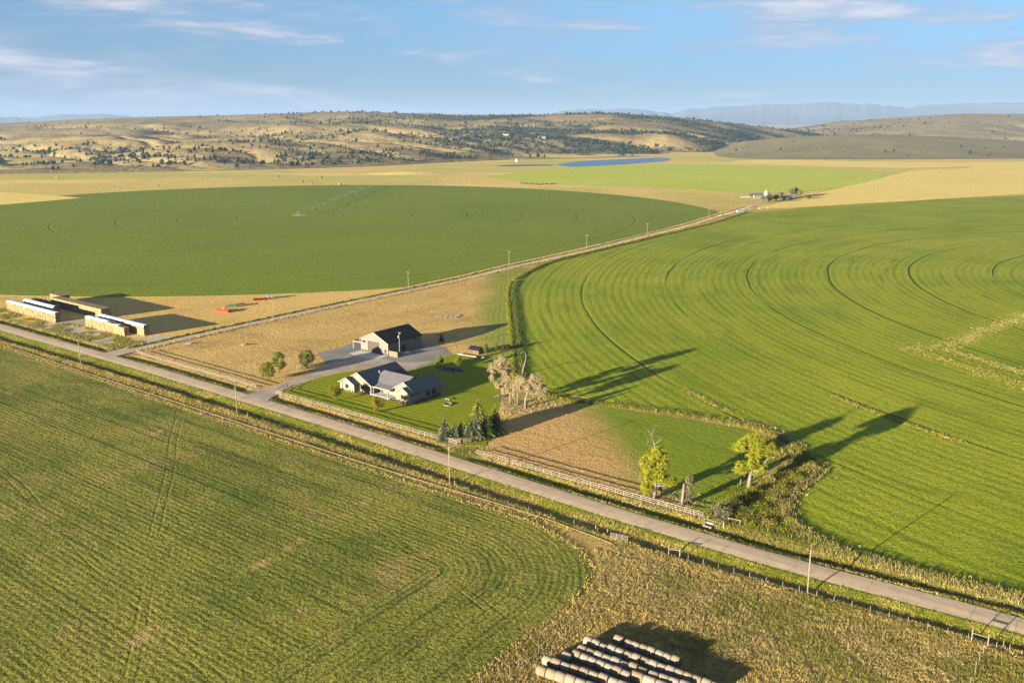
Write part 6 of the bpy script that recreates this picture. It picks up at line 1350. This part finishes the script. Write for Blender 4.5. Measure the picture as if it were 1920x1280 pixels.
# loose hay round the round bales
n = 5000; X = rg.uniform(-2, 48, n); Y = rg.uniform(118, 150, n); bx_ = np.array([o.location[:2] for o in bpy.data.objects if o.get('group') == 'round bales in the weedy field']); dm_ = np.min(np.hypot(X[:, None] - bx_[None, :, 0], Y[:, None] - bx_[None, :, 1]), 1); k = (dm_ > .7) & (rg.random(n) < np.exp(-(dm_ - .7) / 1.2)); tufts('loose_hay', X[k], Y[k], np.full(k.sum(), .06), (.06, .22), (.12, .35), M_grass_dry, 'loose hay littered round the round bales', 4, 6, 'hay')
# road verges
s, t = st_pts(120000, -330, 215, -15.2, 11.5); e = t - road_c(s); k = (np.abs(e) > 3.55) & ((e < 0) | (open_at(s) < .25)); s, t, e = s[k], t[k], e[k]; X, Y = st_xy(s, t); k = in_view(X, Y); s, t, e, X, Y = s[k], t[k], e[k], X[k], Y[k]; Z = ground_z(s, t)
dist_keep = rg.random(len(X)) < np.clip(240 / Y, .25, 1); s, t, e, X, Y, Z = (v[dist_keep] for v in (s, t, e, X, Y, Z))
c = fbm(s / 7, t / 2.5, 3, 71) + rg.normal(size=len(X)) * .09 + np.interp(np.abs(e), [3.5, 6, 9, 13], [.10, .04, -.06, -.10]) - .12 * np.clip((e - 6) / 3, 0, 1) * (s < 90)
for nm, lo, hi, m, lb, hh in (('verge_grass', .50, 9, M_grass_grn, 'green grass along both road edges', (.15, .42)), ('verge_weeds', .43, .50, M_grass_olv, 'olive weeds along the roadside ditches', (.2, .6)), ('dry_grass', -9, .43, M_grass_dry, 'dry yellow grass along the roadside ditches', (.2, .55))):
    q = (c >= lo) & (c < hi); tufts(nm, X[q], Y[q], Z[q], hh, (.06, .17), m, lb, 5, 8, 'grass')
# yellow rank edge of the mown field
P = NFP[(NFP[:, 0] > -260) & (NFP[:, 1] > 110)]; P = np.concatenate([a + (b - a) * np.linspace(0, 1, 9)[:-1, None] for a, b in zip(P, P[1:]) if np.linalg.norm(b - a) < 8]); P = P[in_view(P[:, 0], P[:, 1])]; P = np.repeat(P, 5, 0); P = P + rg.normal(size=P.shape) * .55
ok = ~inpoly(P[:, 0], P[:, 1], NFP) | (rg.random(len(P)) < .35); P = P[ok]; tufts('edge_grass', P[:, 0], P[:, 1], np.full(len(P), .08), (.25, .6), (.07, .18), M_grass_dry, 'pale gold rank grass round the edge of the mown field', 4, 9, 'grass')
# tall weeds on the banks round the bright green field
def strip(pts, width, per, h, mat, label, name, seed, w=(.10, .26)):
    P = catmull(pts, False, .5); P = np.repeat(P, int(per * 1.6), 0); P = P + rg.normal(size=P.shape) * width / 2; P = P[in_view(P[:, 0], P[:, 1])]; tufts(name, P[:, 0], P[:, 1], np.full(len(P), .05), h, w, mat, label, 5, seed)
edge1 = px([(968, 528), (963, 548), (966, 580), (971, 620), (975, 660), (980, 700), (990, 726)])
strip(edge1, 1.7, 6, (.4, 1.4), M_grass_dk, 'tall dark weeds in the ditch along the bright green field', 'ditch_weeds', 11); strip([(x - 3.2, y) for x, y in edge1], .9, 6, (.4, 1.0), M_grass_grn, 'bright grass strip beside the straight ditch', 'ditch_grass', 12)
edge2 = px([(1000, 735), (1040, 742), (1075, 752), (1180, 764), (1300, 780), (1400, 799), (1450, 815), (1500, 846), (1530, 876)])
strip(edge2, 1.3, 6, (.5, 1.3), M_grass_grn, 'yellow green rank grass between paddock and bright field', 'bank_grass', 13); strip(px([(1370, 790), (1420, 800), (1465, 818), (1500, 842)]), 2.6, 6, (.4, 1.0), M_grass_tan, 'grey brown weeds on the bank where the tree shadows start', 'bank_weeds', 14)
for q_, wd, pr_, m_, lb_, nm_ in (([(1288, 733), (1320, 748), (1345, 762), (1372, 772)], 1.3, 5, M_grass_tan, 'tan weedy streak in the bright field behind the paddock', 'weed_streak'), ([(1560, 742), (1600, 757), (1650, 776), (1700, 796), (1760, 815), (1800, 828)], 1.3, 4, M_grass_dry, 'yellow weedy streak crossed by the tree shadow', 'weed_streak'),
        ([(1700, 655), (1760, 650), (1800, 640), (1850, 620), (1930, 590)], 5.0, 5, M_grass_tan, 'tan ditch bank at the edge of the bright field', 'ditch_bank'), ([(1770, 655), (1830, 672), (1880, 688), (1940, 706)], 3.4, 5, M_grass_tan, 'straw coloured ditch bank running out of the picture', 'ditch_bank'), ([(1730, 663), (1790, 680), (1860, 705), (1940, 730)], 5.0, 4, M_grass_dry, 'pale worn track beside the ditch in the bright field', 'worn_track')):
    strip(px(q_), wd, pr_, (.1, .45), m_, lb_, nm_, 60 + len(lb_), (.2, .5)); strip(px(q_), wd * 1.7, pr_, (.2, .55), M_grass_grn, 'green growth mixed into the ' + lb_.split(' ', 1)[1], 'streak_grass', 90 + len(lb_), (.2, .5))
strip(px([(1440, 832), (1470, 845), (1500, 862), (1520, 880)]), 6.0, 14, (.4, 1.1), M_grass_olv, 'dark weeds filling the corner behind the thick white trunk', 'corner_weeds', 51); edge3 = px([(1530, 880), (1505, 905), (1478, 930), (1472, 958), (1488, 985), (1540, 1018), (1620, 1048), (1760, 1085), (1920, 1124), (2000, 1144)])
strip(edge3, 2.2, 8, (.5, 1.25), M_grass_olv, 'olive brown weeds edging the near side of the bright field', 'edge_weeds', 15); strip(edge3, 2.6, 4, (.5, 1.2), M_grass_tan, 'tan seed heads edging the near side of the bright field', 'seed_heads', 16)
dp = px([(1325, 975), (1350, 945), (1385, 925), (1440, 900), (1490, 862), (1520, 876), (1530, 890), (1500, 908), (1478, 935), (1475, 965), (1500, 990), (1560, 1025), (1640, 1052), (1640, 1066), (1500, 1022), (1400, 995), (1335, 985)])
n = 80000; X = rg.uniform(30, 110, n); Y = rg.uniform(165, 250, n); k = inpoly(X, Y, dp); X, Y = X[k], Y[k]; c = fbm(X / 5, Y / 5, 3, 88) + rg.normal(size=len(X)) * .1
for nm, q, m, lb in (('ditch_growth', c > .47, M_grass_grn, 'lush green growth filling the weedy ditch'), ('ditch_brush', c <= .47, M_grass_olv, 'olive brush filling the weedy ditch')): tufts(nm, X[q], Y[q], np.full(q.sum(), .03), (.3, 1.0), (.10, .26), m, lb, 6, 17)
n = 40000; s, t = st_pts(n, 92, 215, 6, 14.5); X, Y = st_xy(s, t); k = in_view(X, Y); tufts('verge_brush', X[k], Y[k], ground_z(s[k], t[k]), (.2, .65), (.07, .19), M_grass_olv, 'pale olive weeds between the road and the bright field', 4, 18)
# lane edges
LP2 = catmull(LANE_XY[2:14], False, 1.0); D = np.gradient(LP2, axis=0); D /= np.linalg.norm(D, axis=1)[:, None]; Nl = np.c_[-D[:, 1], D[:, 0]]
for sg, nm, m, per, hh, lb in ((1, 'lane_weeds', M_grass_olv, 7, (.5, 1.25), 'weeds along the dark field side of the lane'), (-1, 'lane_grass', M_grass_dry, 5, (.3, .8), 'dry grass along the pasture side of the lane')):
    P = np.repeat(LP2 + Nl * sg * 3.6, per, 0) + rg.normal(size=(len(LP2) * per, 2)) * .55; tufts(nm, P[:, 0], P[:, 1], np.full(len(P), .03), hh, (.25, .55), m, lb, 4, 19, 'grass')
# rank grass round the field corner of the lane and bright field top edge
strip(px([(968, 524), (1000, 506), (1040, 490), (1100, 475), (1213, 448), (1330, 420), (1400, 398)]), 1.6, 3, (.5, 1.3), M_grass_dk, 'dark weeds along the top edge of the bright green field', 'field_edge_weeds', 20, (.3, .7))
# weeds round the trunks, spruces and stackyard
def patch_pts(q, rx, ry, n): x, y = G(*q); return x + rg.normal(size=n) * rx, y + rg.normal(size=n) * ry
for i, (q, rx, ry, n, m, lb, nm) in enumerate([((972, 765), 7, 3.5, 1500, M_grass_tan, 'dry grass under the grey cottonwoods', 'tree_grass'), ((1245, 940), 4.5, 2.5, 900, M_grass_tan, 'dry grass round the paddock stumps', 'stump_grass'), ((930, 792), 1.6, 1.6, 260, M_grass_dry, 'dry brush behind the olive spruce', 'dry_brush'), ((1400, 925), 4, 3, 900, M_grass_grn, 'green grass at the foot of the thick white trunk', 'foot_grass'), ((868, 846), 3.0, 1.5, 500, M_grass_olv, 'weeds between the plank gate and the road', 'gate_weeds')]):
    X, Y = patch_pts(q, rx, ry, n); s_ = np.array([toST(a, b)[1] for a, b in zip(X, Y)]); k = (s_ - 0 > 5.5) & ~inpoly(X, Y, LAWNP); tufts(nm, X[k], Y[k], np.full(k.sum(), .04), (.2, .6), (.07, .18), m, lb, 5, 30 + i)
s, t = st_pts(16000, -300, -172, 8, 24); c = fbm(s / 6, t / 4, 3, 99); k = (c > .48) & ~((t > 19) & (s > -290) & (s < -239)); s, t, c = s[k], t[k], c[k]; X, Y = st_xy(s, t); tufts('yard_weeds', X, Y, ground_z(s, t) + .02, (.2, .6), (.2, .45), M_grass_olv, 'weeds on the stackyard beside the road', 4, 41)
# thin brush pile under the cottonwoods
bp_ = empty('brush_pile', (*G(937, 745), .05)); tag(bp_, 'pile of dry branches beside the lawn under the leaning cottonwood', 'brush pile')
for k in range(26): a = rg.random() * 6.28; r = rg.random() * 1.6; x, y = r * math.cos(a), r * .8 * math.sin(a); b = rg.random() * 6.28; MB().path([(x - math.cos(b) * 1.0, y - math.sin(b) * 1.0, .1), (x, y, .5 + rg.random() * .5), (x + math.cos(b) * 1.1, y + math.sin(b) * 1.1, .25 + rg.random() * .7)], [.05, .045, .02], 4).build('dry_branch', M_bleach, bp_)
